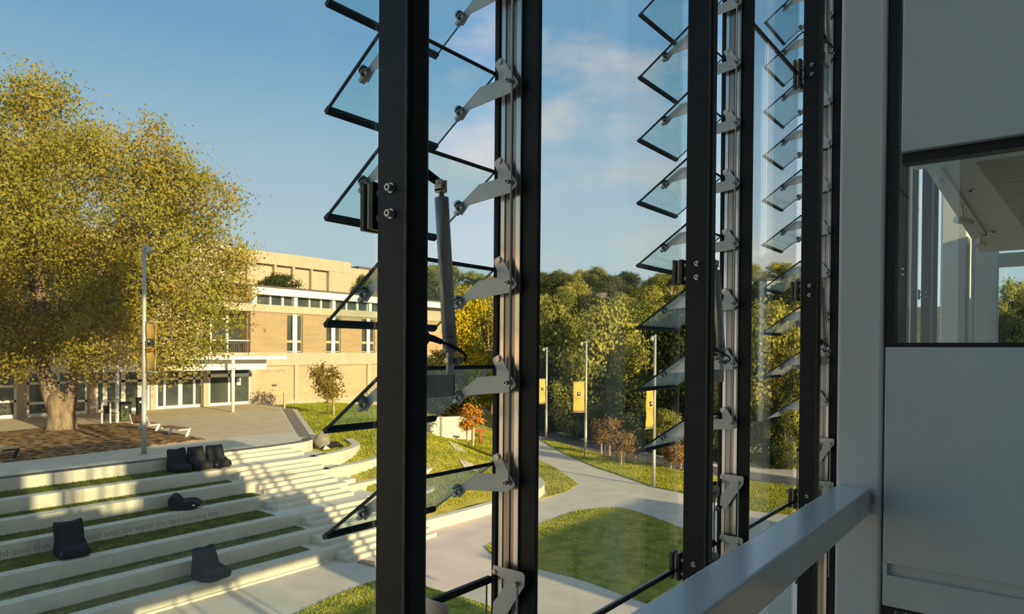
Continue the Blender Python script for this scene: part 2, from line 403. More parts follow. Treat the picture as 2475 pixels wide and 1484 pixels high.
def in_poly(P, poly):
    x, y = P[:, 0], P[:, 1]; ins = np.zeros(len(P), bool); n = len(poly)
    for i in range(n):
        (xa, ya), (xb, yb) = poly[i], poly[(i + 1) % n]
        if ya == yb: continue
        c = ((ya > y) != (yb > y)) & (x < (xb - xa) * (y - ya) / (yb - ya) + xa); ins ^= c
    return ins
def grass(parent, poly, zf, density, h, w, m, seed=1):
    """short upright blades over an area; part of the lawn they grow on"""
    rng = np.random.default_rng(seed); poly = [(float(a[0]), float(a[1])) for a in poly]
    xs = [a[0] for a in poly]; ys = [a[1] for a in poly]
    n = int((max(xs) - min(xs)) * (max(ys) - min(ys)) * density)
    P = np.stack([rng.uniform(min(xs), max(xs), n), rng.uniform(min(ys), max(ys), n)], 1); P = P[in_poly(P, poly)]
    n = len(P); z = np.array([zf(a, b) for a, b in P]) if callable(zf) else np.full(n, zf)
    a = rng.uniform(0, 2 * PI, n); hh = h * rng.uniform(0.5, 1.2, n); ww = w * rng.uniform(0.6, 1.3, n)
    d = np.stack([np.cos(a), np.sin(a), np.zeros(n)], 1); l = rng.normal(size=(n, 3)) * 0.4; l[:, 2] = 1
    B = np.stack([P[:, 0], P[:, 1], z], 1)
    V = np.empty((n, 3, 3)); V[:, 0] = B - d * ww[:, None] / 2; V[:, 1] = B + d * ww[:, None] / 2; V[:, 2] = B + l * hh[:, None]
    o = org(parent)
    g = quads_mesh('blades', V.reshape(-1, 3) - np.array(o)[None], 3, m, parent); g['kind'] = 'stuff'
    return g

# =================================================================== our own wing (room, walls, slabs)
HX = 2.82                                   # cross wall plane
struct('floor', MB().box(-8, 8.7, -2.5, 0.42, 5.75, 5.9), MT['shelter'], 'pale floor slab of the gallery')
struct('ceiling', MB().box(-8, 2.84, -2.5, -0.5, 9.6, 9.75), MT['ceiling'])
mb = MB()
# rear wall at y = -2.5; its unseen openings are shaped to place sun patches
mb.box(-8, 13.0, -2.7, -2.5, 0.0, 4.60)
mb.box(-8, 5.6, -2.7, -2.5, 4.60, 5.75)
mb.box(-8, 11.2, -2.7, -2.5, 8.3, 8.75); mb.box(-8, 3.1, -2.7, -2.5, 5.9, 8.3); mb.box(3.1, 8.3, -2.7, -2.5, 6.62, 8.3); mb.box(8.3, 13.2, -2.7, -2.5, 5.9, 8.3)
mb.box(-8, 4.2, -2.7, -2.5, 8.75, 10.75)
mb.box(4.95, 5.12, -2.7, -2.5, 8.75, 10.75)
mb.box(6.15, 6.25, -2.7, -2.5, 8.75, 10.75)
mb.box(7.35, 11.2, -2.7, -2.5, 8.75, 9.6); mb.box(7.35, 9.9, -2.7, -2.5, 9.6, 10.75); mb.box(10.5, 10.7, -2.7, -2.5, 9.6, 10.75)
mb.box(-8, 13.0, -2.7, -2.5, 10.75, 11.4)
mb.box(8.3, 8.42, -2.7, -2.5, 4.60, 5.75)
mb.box(11.6, 13.0, -2.7, -2.5, 4.6, 5.9)
struct('wall_rear', mb, MT['shelter'], 'long rear wall of the wing with openings shaped for sun patches')
mb = MB()
for x, w, za, zb in ((11.66, 0.16, 8.3, 10.75), (12.2, 0.16, 8.3, 9.9), (12.85, 0.14, 8.3, 9.3), (13.55, 0.13, 4.6, 8.3)):
    mb.box(x, x + w, -2.7, -2.5, za, zb)
mb.box(11.2, 13.4, -2.7, -2.5, 9.05, 9.14)
struct('stripe_shade_slats', mb, MT['shelter'], 'unseen slats added to cast shadow stripes on the steps')  # slats added out of view to throw shadow stripes onto the stairs
struct('roof', MB().box(-8, 9.2, -2.7, 0.9, 11.25, 11.4), MT['shelter'])
struct('wall_west', MB().box(-8.2, -8, -2.7, 1.2, 0, 11.4), MT['shelter'])
struct('wall_end', MB().box(8.6, 8.7, -2.7, -0.6, 5.9, 11.3), MT['shelter'])
struct('tree_shade_block', MB().box(1.2, 9.6, -3.6, -3.0, 17.6, 21.3).box(2, 2.3, -3.4, -3.1, 11.3, 17.7).box(9, 9.3, -3.4, -3.1, 11.3, 17.7).box(2, 10.3, -3.4, -2.5, 11.25, 11.4), MT['shelter'], 'unseen raised block added to shade the lower crown of the big tree')  # unseen box on legs, added only to shade the tree's lower crown
struct('wall_west_block', MB().box(-95, -40, 50.5, 62, 0, 21), MT['hall_concrete'], 'long tan block left of the theatre')
lb = MB().box(15.5, 28.2, -12, -9.5, 0, 6.45); lb.box(-30, 15.5, -12, -9.5, 0, 3.6)
struct('lawn_shade_block', lb, MT['shelter'], 'unseen low block added to shade the lawn and path')  # added unseen block, sized so its shade ends partway across the lawn

# cross wall with interior window
z_sill, z_head = 7.49, 8.142
struct('column_1', MB().box(HX, HX + 0.17, 0.476, 0.632, 5.0, 11.2), MT['lit_column_paint'], 'white steel column at the end of the handrail', bevel=0.012)
struct('column_2', MB().box(5.64, 5.81, 0.44, 0.60, 5.0, 11.2), MT['lit_column_paint'], 'second white column, seen through the interior window', bevel=0.012)
struct('column_3', MB().box(8.46, 8.60, 0.40, 0.60, 5.0, 11.2), MT['lit_column_paint'], 'third white column at the far end of the next room', bevel=0.012)
struct('trim_1', MB().box(7.62, 8.2, 0.575, 0.60, 5.9, 8.9), MT['white_paint'], 'pale reveal strip beside the third column')
mb = MB()
mb.box(HX + 0.008, HX + 0.11, -3, 0.470, 6.678, 7.474)
struct('wall_right', mb, MT['white_paint'], 'white wall panel below the interior window', bevel=0.003)
struct('wall_recess', MB().box(HX + 0.03, HX + 0.11, -3, 0.455, 6.634, 6.678), MT['white_paint'], 'shadow groove across the white wall')
struct('wall_lower', MB().box(HX + 0.008, HX + 0.11, -3, 0.470, 6.52, 6.634), MT['white_paint'], 'narrow white band below the groove', bevel=0.003)
struct('trim_2', MB().box(HX + 0.008, HX + 0.03, 0.455, 0.470, 6.634, 6.678), MT['white_paint'])
mb = MB()
mb.box(HX + 0.02, HX + 0.08, 0.442, 0.474, 7.474, 11.0)
mb.box(HX + 0.02, HX + 0.08, -3, 0.442, 7.474, z_sill)
mb.box(HX + 0.02, HX + 0.08, -3, 0.425, z_head, z_head + 0.036)
w1 = struct('window_1', mb, MT['dark_frame'], 'black framed interior window above the white wall panel')
part('glass_pane', MB().box(HX + 0.045, HX + 0.055, -3, 0.442, z_sill, 11.0), MT['glass'], w1)
mb = MB()
mb.box(HX + 0.02, HX + 0.08, 0.432, 0.470, 5.0, 6.52); mb.box(HX + 0.02, HX + 0.08, -3, 0.432, 6.505, 6.52)
w2 = struct('window_2', mb, MT['dark_frame'], 'black framed lower window at the foot of the white wall')
part('glass_pane', MB().box(HX + 0.045, HX + 0.055, -3, 0.432, 5.0, 6.505), MT['glass'], w2)
struct('wall_bulkhead', MB().box(HX - 0.012, HX + 0.30, -3, 0.424, z_head + 0.036, 10.0), MT['white_paint'], 'white bulkhead over the interior window', bevel=0.004)

# next room
struct('ceiling_next_room', MB().box(HX + 0.1, 6.3, -2.5, 0.41, 8.225, 8.27), MT['ceiling'], 'pale ceiling of the next room')
mb = MB()
mb.prism([(3.05, 0.235), (5.0, 0.115), (5.0, -2.4), (3.05, -2.4)], 'z', 8.19, 8.224)
tag(mb.build('ceiling_panel', MT['perf']), 'ribbed timber ceiling panel in the next room', 'ceiling panel', kind='structure')
struct('beam', MB().box(8.38, 8.5, -2.5, 0.40, 8.33, 8.46), MT['white_paint'], 'white transom beam across the far window')
mb = MB(); mb.box(8.44, 8.50, 0.10, 0.16, 5.9, 8.33); mb.box(8.44, 8.50, -2.5, 0.4, 5.9, 6.6)
w3 = struct('window_3', mb, MT['white_paint'], 'far window at the end of the next room')
part('glass_pane', MB().box(8.465, 8.475, -2.5, 0.4, 6.6, 10.0), MT['glass'], w3)

tr = thing('track_light_rail', 'thin black track fixed to the pale ceiling of the next room', 'light track', (4.0, 0.34, 8.225))
part('rail', MB().tube([(3.05, 0.362, 8.215), (5.25, 0.322, 8.215)], 0.010, 6), MT['steel'], tr)
part('end_cap', MB().box(5.25, 5.27, 0.312, 0.332, 8.203, 8.225), MT['clip_dark'], tr)
for (px, py, X, yaw, pitch, lab) in ((2270, 436, 3.36, -6, -6, 'white cylinder spotlight at the near end of the ceiling track'),
                                     (2328, 534, 4.15, -42, -6, 'white cylinder spotlight halfway along the ceiling track'),
                                     (2371, 588, 5.2, -22, -10, 'white cylinder spotlight at the far end of the ceiling track')):
    p = PX(px, py, X)
    s = thing('spotlight', lab, 'spotlight', p, 'spotlights on the ceiling track')
    d = Vector((math.cos(R(yaw)) * math.cos(R(pitch)), math.sin(R(yaw)) * math.cos(R(pitch)), math.sin(R(pitch))))
    L = 0.043
    part('body', MB().tube([-d * L, d * L], 0.0175, 18), MT['white'], s, local=True)
    part('reflector', MB().tube([d * L, d * (L + 0.004)], 0.0155, 18), MT['black'], s, local=True)
    part('stem', MB().tube([(0, 0, 0.01), (0, 0.01, 8.214 - p[2])], 0.006, 8), MT['white'], s, local=True)
for (px, py, lab) in ((2346, 459, 'small round ceiling vent beside the near spotlight'), (2402, 559, 'small round ceiling vent near the far spotlight')):
    p = PZ(px, py, 8.222)
    v = thing('ceiling_vent', lab, 'vent', p)
    part('grille', MB().tube([(0, 0, 0.003), (0, 0, -0.003)], 0.018, 18), MT['ceiling'], v, local=True)
    part('core', MB().tube([(0, 0, -0.003), (0, 0, -0.008)], 0.008, 14), MT['clip_dark'], v, local=True)

# handrail
hr = thing('handrail', 'broad white handrail running to the white column', 'handrail', (1.2, 0.57, 6.85))
part('rail', MB().box(-1.2, HX, 0.512, 0.624, 6.85, 6.95), MT['white_rail'], hr, bevel=0.007, seg=3)
part('fixing_tab', MB().box(HX - 0.004, HX + 0.002, 0.497, 0.512, 6.895, 6.925), MT['grey_plate'], hr)

# =================================================================== facade
PX0 = [0.94, 2.475, 4.03, 5.58, 7.12, 8.65]
JX0 = [x + 0.422 for x in PX0]
BAYS = ['nearest', 'middle', 'far']
post_lab = ['thick dark steel mullion nearest the room, with two bolt heads', 'second dark steel mullion, between the two wide panes', 'third dark steel mullion, beside the white column',
            'dark mullion just behind the white column, seen through the slot', 'dark mullion seen through the interior window, left of its pair', 'dark mullion seen through the interior window, right of its pair']
clipz = [[(7.752, 0.10), (6.60, 0.10)], [(7.76, 0.095), (6.615, 0.105)], [(9.03, 0.16), (7.80, 0.11), (6.62, 0.11)], [(7.8, 0.11), (9.05, 0.11)], [(8.2, 0.11), (7.4, 0.11)], [(8.1, 0.11), (7.4, 0.11)]]
for i, x in enumerate(PX0):
    t = thing('steel_mullion', post_lab[i], 'mullion', (x, 1.0, 3.6), 'dark steel mullions of the facade')
    mb = MB()
    # rolled section: rounded nose to the room, shallow groove on the flank
    prof = [(x, 1.093), (x, 1.012), (x + 0.004, 1.004), (x + 0.012, 1.0), (x + 0.05, 1.0), (x + 0.058, 1.004), (x + 0.060, 1.012), (x + 0.060, 1.093)]
    mb.prism(prof, 'z', 3.6, 11.2)
    part('steel_section', mb, MT['black_steel'], t, bevel=0.0015)
    part('nose_highlight', MB().box(x - 0.0022, x + 0.002, 1.004, 1.0125, 3.6, 11.2), MT['clip_dark'], t, bevel=0.001)  # lighter strip puts the highlight along the rounded nose into the colour
    part('rear_gasket', MB().box(x + 0.006, x + 0.054, 1.093, 1.099, 3.6, 11.2), MT['black_rubber'], t)
    for (zc, h) in clipz[i]:
        c = part('glass_clamp', MB().box(x + 0.004, x + 0.05, 1.1125, 1.1265, zc - h / 2, zc + h / 2).box(x + 0.004, x + 0.05, 1.1415, 1.154, zc - h / 2, zc + h / 2), MT['clip_dark'], t, bevel=0.0015)
        part('spacer', MB().box(x + 0.0045, x + 0.05, 1.1265, 1.1305, zc - h / 2 + 0.003, zc + h / 2 - 0.003), MT['brass_gap'], c)
        for dz in (-0.026, 0.026):
            part('clamp_pin', MB().tube([(x + 0.02, 1.09, zc + dz), (x + 0.02, 1.114, zc + dz)], 0.0085, 12), MT['steel'], c)
            b = part('bolt', MB().tube([(x + 0.0005, 1.051, zc + dz), (x - 0.003, 1.051, zc + dz)], 0.0105, 16).tube([(x - 0.003, 1.051, zc + dz), (x - 0.013, 1.051, zc + dz)], 0.0075, 16), MT['screw'], t)
            part('hex_socket', MB().tube([(x - 0.0126, 1.051, zc + dz), (x - 0.0134, 1.051, zc + dz)], 0.0038, 6), MT['black'], b)

jl = ['tall dark jamb carrying the nearest louvre stack', 'tall dark jamb carrying the middle louvre stack', 'tall dark jamb carrying the far louvre stack', 'dark jamb behind the white column',
      'dark jamb seen through the interior window', 'last dark jamb seen through the interior window']
for i, x in enumerate(JX0):
    t = thing('louvre_jamb', jl[i], 'jamb', (x, 1.06, 3.6), 'louvre jambs of the facade')
    part('steel_fin', MB().box(x, x + 0.012, 0.990, 1.041, 3.6, 11.2).box(x + 0.004, x + 0.05, 1.041, 1.128, 3.6, 11.2), MT['black_steel'], t, bevel=0.0012)
    part('aluminium_lip', MB().box(x - 0.006, x + 0.003, 1.040, 1.0555, 3.6, 11.2), MT['alu'], t, bevel=0.001)
    part('aluminium_channel', MB().box(x - 0.004, x + 0.003, 1.092, 1.108, 3.6, 11.2), MT['alu'], t, bevel=0.001)
    part('groove', MB().box(x - 0.001, x + 0.004, 1.0555, 1.092, 3.6, 11.2).box(x - 0.004, x - 0.001, 1.070, 1.074, 3.6, 11.2), MT['alu_dark'], t)
    gk = MB().box(x - 0.010, x + 0.003, 1.108, 1.124, 6.745, 11.2).box(x - 0.010, x + 0.003, 1.108, 1.124, 3.6, 6.735)
    part('gasket', gk, MT['black_rubber'], t, bevel=0.003)

# fixed panes (structure)
nwin = 4
for i in range(-1, len(PX0)):
    x0 = -2.2 if i < 0 else JX0[i] + 0.03
    x1 = (PX0[i + 1] if i + 1 < len(PX0) else x0 + 0.9) + 0.03
    if i == -1: x1 = PX0[0] + 0.03
    for (za, zb) in ((3.7, 6.59), (6.61, 9.02), (9.04, 11.2)):
        g = struct('window_%d' % nwin, MB().box(x0, x1, 1.130, 1.139, za, zb), MT['glass'], 'wide fixed glass pane of the facade'); nwin += 1
    for zz in (6.60, 9.03):
        struct('trim_%d' % nwin, MB().box(x0, x1 - 0.03, 1.127, 1.142, zz - 0.0075, zz + 0.0075), MT['black_rubber'], 'dark joint between two facade panes')

# ------------------------------------------------------------ louvre blades
BL = 0.36                                   # blade length along the facade
CHY, CHZ = 0.213, -0.148                    # chord of an open blade
dvec = Vector((0, CHY, CHZ)).normalized(); nvec = Vector((0, -dvec.z, dvec.y))   # along the chord, up from the glass
CH = math.hypot(CHY, CHZ)
ARM = [(1.091, 8.186), (1.104, 8.180), (1.109, 8.173), (1.096, 8.148), (1.096, 8.133), (1.158, 8.128), (1.213, 8.092), (1.2215, 8.0875), (1.226, 8.073), (1.224, 8.057), (1.218, 8.056), (1.194, 8.079), (1.058, 8.092), (1.037, 8.107), (1.033, 8.113), (1.047, 8.131), (1.078, 8.177), (1.083, 8.184)]
ARMC = [(1.102, 6.905), (1.105, 6.884), (1.085, 6.881), (1.066, 6.876), (1.061, 6.870), (1.063, 6.864), (1.085, 6.831), (1.101, 6.81), (1.104, 6.770), (1.080, 6.755), (1.060, 6.784), (1.027, 6.836), (1.003, 6.872), (1.002, 6.898), (1.008, 6.905)]
PIV = (1.09, 8.176)                         # pivot screw of the open arm (y, z)

def blade_proto(name):
    """open blade, origin at the inner top edge of its near end, (0,1.115,8.155)"""
    t = thing(name, None, None)
    O = Vector((0, 1.115, 8.155))
    def P(x, c, h):                          # x along facade, c along chord, h above glass
        return (x, dvec.y * c + nvec.y * h, dvec.z * c + nvec.z * h)
    def slab(mb, x0, x1, c0, c1, h0, h1, mi=0):
        vs = [P(x0, c0, h0), P(x1, c0, h0), P(x1, c1, h0), P(x0, c1, h0), P(x0, c0, h1), P(x1, c0, h1), P(x1, c1, h1), P(x0, c1, h1)]
        return mb.add(vs, [(0, 3, 2, 1), (4, 5, 6, 7), (0, 1, 5, 4), (1, 2, 6, 5), (2, 3, 7, 6), (3, 0, 4, 7)], mi)
    m = MB(); slab(m, 0, BL, 0, CH, -0.003, 0.003)
    m.m[-3] = 1; m.m[-1] = 1                 # cut ends
    m.m[3 - 6 + len(m.m)] = 1
    g = m.build('glass', [MT['blade_glass'], MT['glass_edge']], t, local=True)
    for p in g.data.polygons: p.material_index = 1 if abs(p.normal.x) > 0.9 else 0
    m = MB(); slab(m, 0, BL, -0.003, 0.003, -0.0038, 0.0038); m.build('top_edge_seal', MT['black_rubber'], t, local=True)
    m = MB(); slab(m, -0.001, BL + 0.001, CH - 0.011, CH + 0.006, -0.006, 0.005); slab(m, 0.004, BL - 0.004, CH - 0.012, CH - 0.002, -0.010, -0.006)
    m.build('bottom_edge_seal', MT['black_rubber'], t, local=True)
    m = MB(); slab(m, -0.0005, 0.003, 0, CH, -0.0035, 0.0035); m.build('end_seal', MT['black_rubber'], t, local=True)
    for near in (False, True):
        xa = 0.030 if near else BL - 0.012
        poly = [(a - O.y, b - O.z) for a, b in ARM]
        b = MB().prism(poly, 'x', xa, xa + 0.003).build('support_arm', MT['steel'], t, local=True, bevel=0.0006)
        # folded tab and clamp that grips the glass
        cpos = 0.148
        xo = 0.0
        m = MB()
        slab(m, xa - 0.012, xa + 0.003, cpos - 0.026, cpos + 0.006, -0.016, -0.006)
        m.build('clamp_block', MT['steel'], b, local=True, bevel=0.002)
        c1 = P(xa - 0.006, cpos - 0.016, 0.003); c2 = P(xa - 0.006, cpos - 0.016, 0.0105); c3 = P(xa - 0.006, cpos - 0.016, -0.0065); c4 = P(xa - 0.006, cpos - 0.016, -0.003)
        MB().tube([c1, c2], [0.0115, 0.010], 18).tube([c3, c4], 0.0115, 18).build('clamp_disc', MT['screw'], b, local=True)
        MB().tube([P(xa - 0.0125, cpos - 0.014, -0.012), P(xa - 0.0119, cpos - 0.014, -0.012)], 0.0042, 10).build('clamp_screw', MT['black'], b, local=True)
        yy, zz = PIV[0] - O.y, PIV[1] - O.z
        sx = xa - 0.004 if not near else xa
        m = MB().tube([(sx + 0.004, yy, zz), (sx, yy, zz)], 0.0068, 14); m.build('pivot_screw', MT['screw'], b, local=True)
        yy, zz = 1.0525 - O.y, 8.117 - O.z
        if not near:
            pn = MB().tube([(xa, yy, zz), (xa - 0.020, yy, zz)], 0.0056, 12).tube([(xa - 0.0005, yy, zz), (xa - 0.006, yy, zz)], 0.0085, 6).build('rod_pin', MT['screw'], b, local=True)
            MB().tube([(xa - 0.0198, yy, zz), (xa - 0.0208, yy, zz)], 0.0028, 6).build('pin_socket', MT['black'], b, local=True)
    return t

def closed_proto(name):
    """shut blade hanging upright, origin at (0,1.118,6.90)"""
    t = thing(name, None, None); O = Vector((0, 1.118, 6.90))
    g = MB().box(0.055, BL, 0.012, 0.018, -0.292, -0.045).build('glass', [MT['blade_glass'], MT['glass_edge']], t, local=True)
    for p in g.data.polygons: p.material_index = 1 if abs(p.normal.x) > 0.9 else 0
    MB().box(0.055, BL + 0.012, 0.009, 0.021, -0.052, -0.035).build('top_edge_seal', MT['black_rubber'], t, local=True)
    MB().box(0.055, BL, 0.009, 0.021, -0.296, -0.288).build('bottom_edge_seal', MT['black_rubber'], t, local=True)
    for near in (False, True):
        xa = 0.075 if near else BL - 0.012
        b = MB().prism([(a - O.y, c - O.z) for a, c in ARMC], 'x', xa, xa + 0.003).build('support_arm', MT['steel'], t, local=True, bevel=0.0006)
        MB().tube([(xa - 0.009, -0.006, -0.145), (xa - 0.009, 0.0, -0.145)], 0.0115, 16).tube([(xa - 0.009, -0.016, -0.145), (xa - 0.009, -0.006, -0.145)], 0.007, 12).build('clamp_disc', MT['screw'], b, local=True)
        for (yy, zz, nm) in ((1.097 - O.y, -0.011, 'pivot_screw'), (1.0245 - O.y, -0.026, 'rod_pin')):
            MB().tube([(xa, yy, zz), (xa - (0.004 if nm == 'pivot_screw' else 0.014), yy, zz)], 0.0064, 12).build(nm, MT['screw'], b, local=True)
    return t

ordw = ['lowest tilted', 'second lowest tilted', 'third lowest tilted', 'fourth lowest tilted', 'fifth lowest tilted', 'sixth lowest tilted', 'seventh lowest tilted', 'eighth lowest tilted', 'ninth lowest tilted', 'tenth lowest tilted']
PITCH = [0.2485, 0.2555, 0.2605]; ZLOW = [7.160, 7.185, 7.190]; NB = [7, 8, 10]
proto = blade_proto('louvre_blade'); cproto = closed_proto('shut_louvre_blade')
first = True; cfirst = True
stackname = ['nearest louvre stack, beside the thickest mullion', 'middle louvre stack, beside the second mullion', 'far louvre stack, beside the white column']
for b in range(3):
    x = PX0[b] + 0.046
    for k in range(NB[b]):
        o = proto if first else copy_tree(proto); first = False
        o.location = (x, 1.115, ZLOW[b] + PITCH[b] * k)
        tag(o, ordw[k] + ' glass blade of the ' + stackname[b], 'louvre blade', 'tilted louvre blades')
    for k in range(2 if b == 0 else 3):
        o = cproto if cfirst else copy_tree(cproto); cfirst = False
        o.location = (x, 1.118, 6.90 + (0.0, 0.022, 0.03)[b] - 0.262 * k)
        tag(o, ('topmost', 'second', 'third')[k] + ' upright shut blade in the foot of the ' + stackname[b], 'louvre blade', 'shut louvre blades')
    # link rods
    jx = JX0[b]
    for (za, zb, yy, lab) in ((ZLOW[b] - 0.04, 11.0, 1.0525, 'thin steel link rod pinned to the tilted blades of the %s louvre stack' % BAYS[b]),
                              (6.1, 6.875 + (0.0, 0.022, 0.03)[b], 1.0245, 'short steel link rod pinned to the shut blades of the %s louvre stack' % BAYS[b])):
        o = thing('link_rod', lab, 'rod', (jx - 0.022, yy, za), 'link rods of the louvres')
        part('rod', MB().tube([(jx - 0.028, yy, za), (jx - 0.028, yy, zb)], 0.003, 10), MT['steel'], o)
        part('rod_end', MB().tube([(jx - 0.028, yy, za - 0.004), (jx - 0.028, yy, za + 0.012)], 0.0045, 10), MT['screw'], o)
    if b == 0:
        br = thing('anchor_bracket', 'small dark bracket at the foot of the thickest mullion', 'bracket', (1.0, 1.08, 6.80))
        part('plate', MB().box(1.0, 1.05, 1.07, 1.076, 6.75, 6.812), MT['clip_dark'], br)
        part('bolt', MB().tube([(1.046, 1.07, 6.795), (1.046, 1.058, 6.795)], 0.009, 12), MT['screw'], br)
        for zz, lb_ in ((7.063, 'upper'), (7.645, 'middle')):
            sb = thing('buffer_stud', lb_.replace('upper', 'lower').replace('middle', 'higher') + ' round rubber stud on the back of the thickest mullion', 'stud', (1.0, 1.03, zz))
            part('head', MB().tube([(1.0, 1.035, zz), (1.012, 1.035, zz)], 0.008, 14), MT['clip_dark'], sb)
            part('washer', MB().tube([(0.999, 1.035, zz), (1.002, 1.035, zz)], 0.011, 14), MT['black_rubber'], sb)
    if b > 0:
        zz = 6.49
        sp = thing('base_plate', ('small steel plate bolted low on the %s mullion') % ('second', 'third')[b - 1], 'plate', (PX0[b], 1.0, zz))
        part('plate', MB().box(PX0[b] + 0.03, PX0[b] + 0.14, 0.994, 1.0, zz - 0.05, zz + 0.05), MT['grey_plate'], sp, bevel=0.002)
        part('bolt', MB().tube([(PX0[b] + 0.055, 0.994, zz + 0.022), (PX0[b] + 0.055, 0.984, zz + 0.022)], 0.009, 6), MT['screw'], sp)

# ------------------------------------------------------------ actuators
def actuator_proto():
    t = thing('actuator', None, None)        # origin at the lower eye
    top = Vector((-0.006, 0.024, 0.375)); bot = Vector((0, 0, 0.03))
    ax = (top - bot).normalized()
    body = MB().tube([bot + ax * 0.035, top], 0.0158, 24).build('tube', MT['grey_tube'], t, local=True)
    MB().tube([bot + ax * 0.012, bot + ax * 0.034], 0.0162, 24).tube([bot + ax * 0.0, bot + ax * 0.012], 0.0150, 24).build('lower_collar', MT['grey_plate'], t, local=True)
    for k in range(4):
        MB().tube([bot + ax * (0.038 + 0.006 * k), bot + ax * (0.0395 + 0.006 * k)], 0.0162, 24).build('ring', MT['grey_plate'], body, local=True)
    MB().tube([top, top + ax * 0.018], 0.0068, 12).build('thrust_rod', MT['screw'], t, local=True)
    p = top + ax * 0.028
    fk = MB().box(-0.010, -0.004, -0.010, 0.010, -0.014, 0.012, at=p).box(0.004, 0.010, -0.010, 0.010, -0.014, 0.012, at=p).box(-0.010, 0.010, -0.010, 0.010, -0.016, -0.008, at=p).build('fork', MT['steel'], t, local=True, bevel=0.001)
    MB().tube([p + Vector((-0.012, 0, 0.004)), p + Vector((0.012, 0, 0.004))], 0.0045, 12).build('fork_pin', MT['screw'], fk, local=True)
    q = Vector((-0.045, 0.055, 0.050))
    a = p + Vector((0, 0, 0.004))
    side = Vector((0, 0, 1)).cross(q).normalized(); dn = Vector((0, 0, -1))
    vs = []
    for e in (-0.003, 0.003):
        for (s_, w) in ((a, 0.010), (a + q, 0.016)):
            vs += [s_ + side * e + Vector((0, 0, w)), s_ + side * e - Vector((0, 0, w))]
    MB().add(vs, [(0, 1, 3, 2), (4, 6, 7, 5), (0, 4, 5, 1), (2, 3, 7, 6), (0, 2, 6, 4), (1, 5, 7, 3)]).build('crank_arm', MT['clip_dark'], t, local=True)
    cl = MB().box(-0.009, 0.009, -0.006, 0.006, -0.022, 0.034).build('clevis', MT['steel'], t, local=True, bevel=0.003)
    MB().tube([(-0.011, 0, 0.012), (-0.013, 0, 0.012)], 0.0065, 14).tube([(0, -0.006, 0.012), (0, -0.012, 0.012)], 0.0065, 14).build('clevis_bolt', MT['screw'], cl, local=True)
    bk = MB().box(-0.115, 0.010, -0.006, 0.0, -0.068, -0.018).box(0.004, 0.010, -0.006, 0.03, -0.068, -0.018).build('bracket', MT['grey_plate'], t, local=True, bevel=0.002)
    # cable, gland and plug
    pl = MB().tube([(-0.118, 0.012, 0.062), (-0.070, 0.012, 0.062)], 0.020, 18).build('plug_base', MT['black_rubber'], t, local=True, bevel=0.003)
    MB().tube([(-0.072, 0.008, 0.064), (-0.052, 0.002, 0.060), (-0.032, -0.004, 0.053)], [0.0085, 0.0075, 0.006], 12).build('plug', MT['clip_dark'], pl, local=True)
    MB().tube([(-0.032, -0.004, 0.053), (-0.012, -0.016, 0.044), (0.010, -0.026, 0.032), (0.024, -0.026, 0.022), (0.026, -0.020, 0.012), (0.016, -0.012, 0.012)], 0.0032, 10).build('cable', MT['black_rubber'], pl, local=True)
    MB().tube([(0.004, -0.012, 0.010), (0.019, -0.016, 0.014)], 0.0085, 14).build('cable_gland', MT['grey_plate'], pl, local=True)
    return t
act = actuator_proto()
for i, (b, z, lab) in enumerate(((0, 7.415, 'large grey tubular actuator standing beside the thickest mullion'), (1, 7.40, 'grey tubular actuator beside the second mullion'),
                                 (2, 7.45, 'lower grey tubular actuator beside the third mullion'), (2, 9.15, 'upper grey tubular actuator beside the third mullion'))):
    o = act if i == 0 else copy_tree(act)
    o.location = (PX0[b] + (0.17, 0.165, 0.16, 0.16)[i], (1.045, 1.015, 1.0, 1.0)[i], z)
    tag(o, lab, 'actuator', 'louvre actuators')

# =================================================================== courtyard ground
def LV(i): return 3.15 - 0.45 * i
RY = [None, 26.9, 25.4, 24.5, 23.4, 21.8, 20.75, 19.75]      # riser faces r1..r7
SX0, SX1 = 14.9, 18.4
def polyflat(name, pts, z0, z1, m, label=None, kind='structure', parent=None):
    mb = MB().prism([(p[0], p[1]) for p in pts], 'z', z0, z1)
    o = mb.build(name, m, parent)
    if parent is None: o['kind'] = kind
    if label: o['label'] = label
    return o
def pz(l, z): return [tuple(PZ(x, y, z)[:2]) for x, y in l]

struct('ground', MB().box(-40, 400, -60, 400, -0.3, 0.0), MT['paving'], 'pale paved lower court')
# solid plaza block and its paving
plz = [(-25, 26.9), (17.2, 26.9), (18.4, 27.0), (19.3, 27.25), (19.8, 27.6), (20.15, 28.3), (29.3, 44.4), (30.4, 49.3), (-25, 49.3)]
polyflat('plaza_slab', plz, 0.0, 3.14, MT['concrete'], 'upper plaza')
polyflat('plaza_floor', [(-24.9, 30.45), (8.9, 30.45), (16.35, 31.15), (20.8, 30.6), (29.0, 44.5), (30.3, 49.0), (-24.9, 49.0)], 3.13, 3.150, MT['plaza'], 'tan plaza paving in front of the theatre')
polyflat('plaza_path', [(-24.9, 27.25), (17.2, 27.25), (18.4, 27.35), (19.2, 27.6), (19.6, 28.0), (20.8, 30.6), (16.35, 31.15), (8.9, 30.45), (-24.9, 30.45)], 3.13, 3.149, MT['plaza_edge'], 'pale path along the top of the terraces')
polyflat('trim_plaza_edge', [(-24.9, 26.9), (17.2, 26.9), (18.4, 27.0), (19.3, 27.25), (19.85, 27.65), (20.2, 28.35), (19.6, 28.2), (19.2, 27.62), (18.4, 27.36), (17.2, 27.26), (-24.9, 27.26)], 3.13, 3.154, MT['dark_edge'], 'dark edge strip along the top riser')
polyflat('trim_tactile', pz([(682, 985), (706, 988), (752, 1057), (724, 1056)], 3.15), 3.14, 3.157, MT['dark_paver'], 'dark paver strip at the side of the plaza')
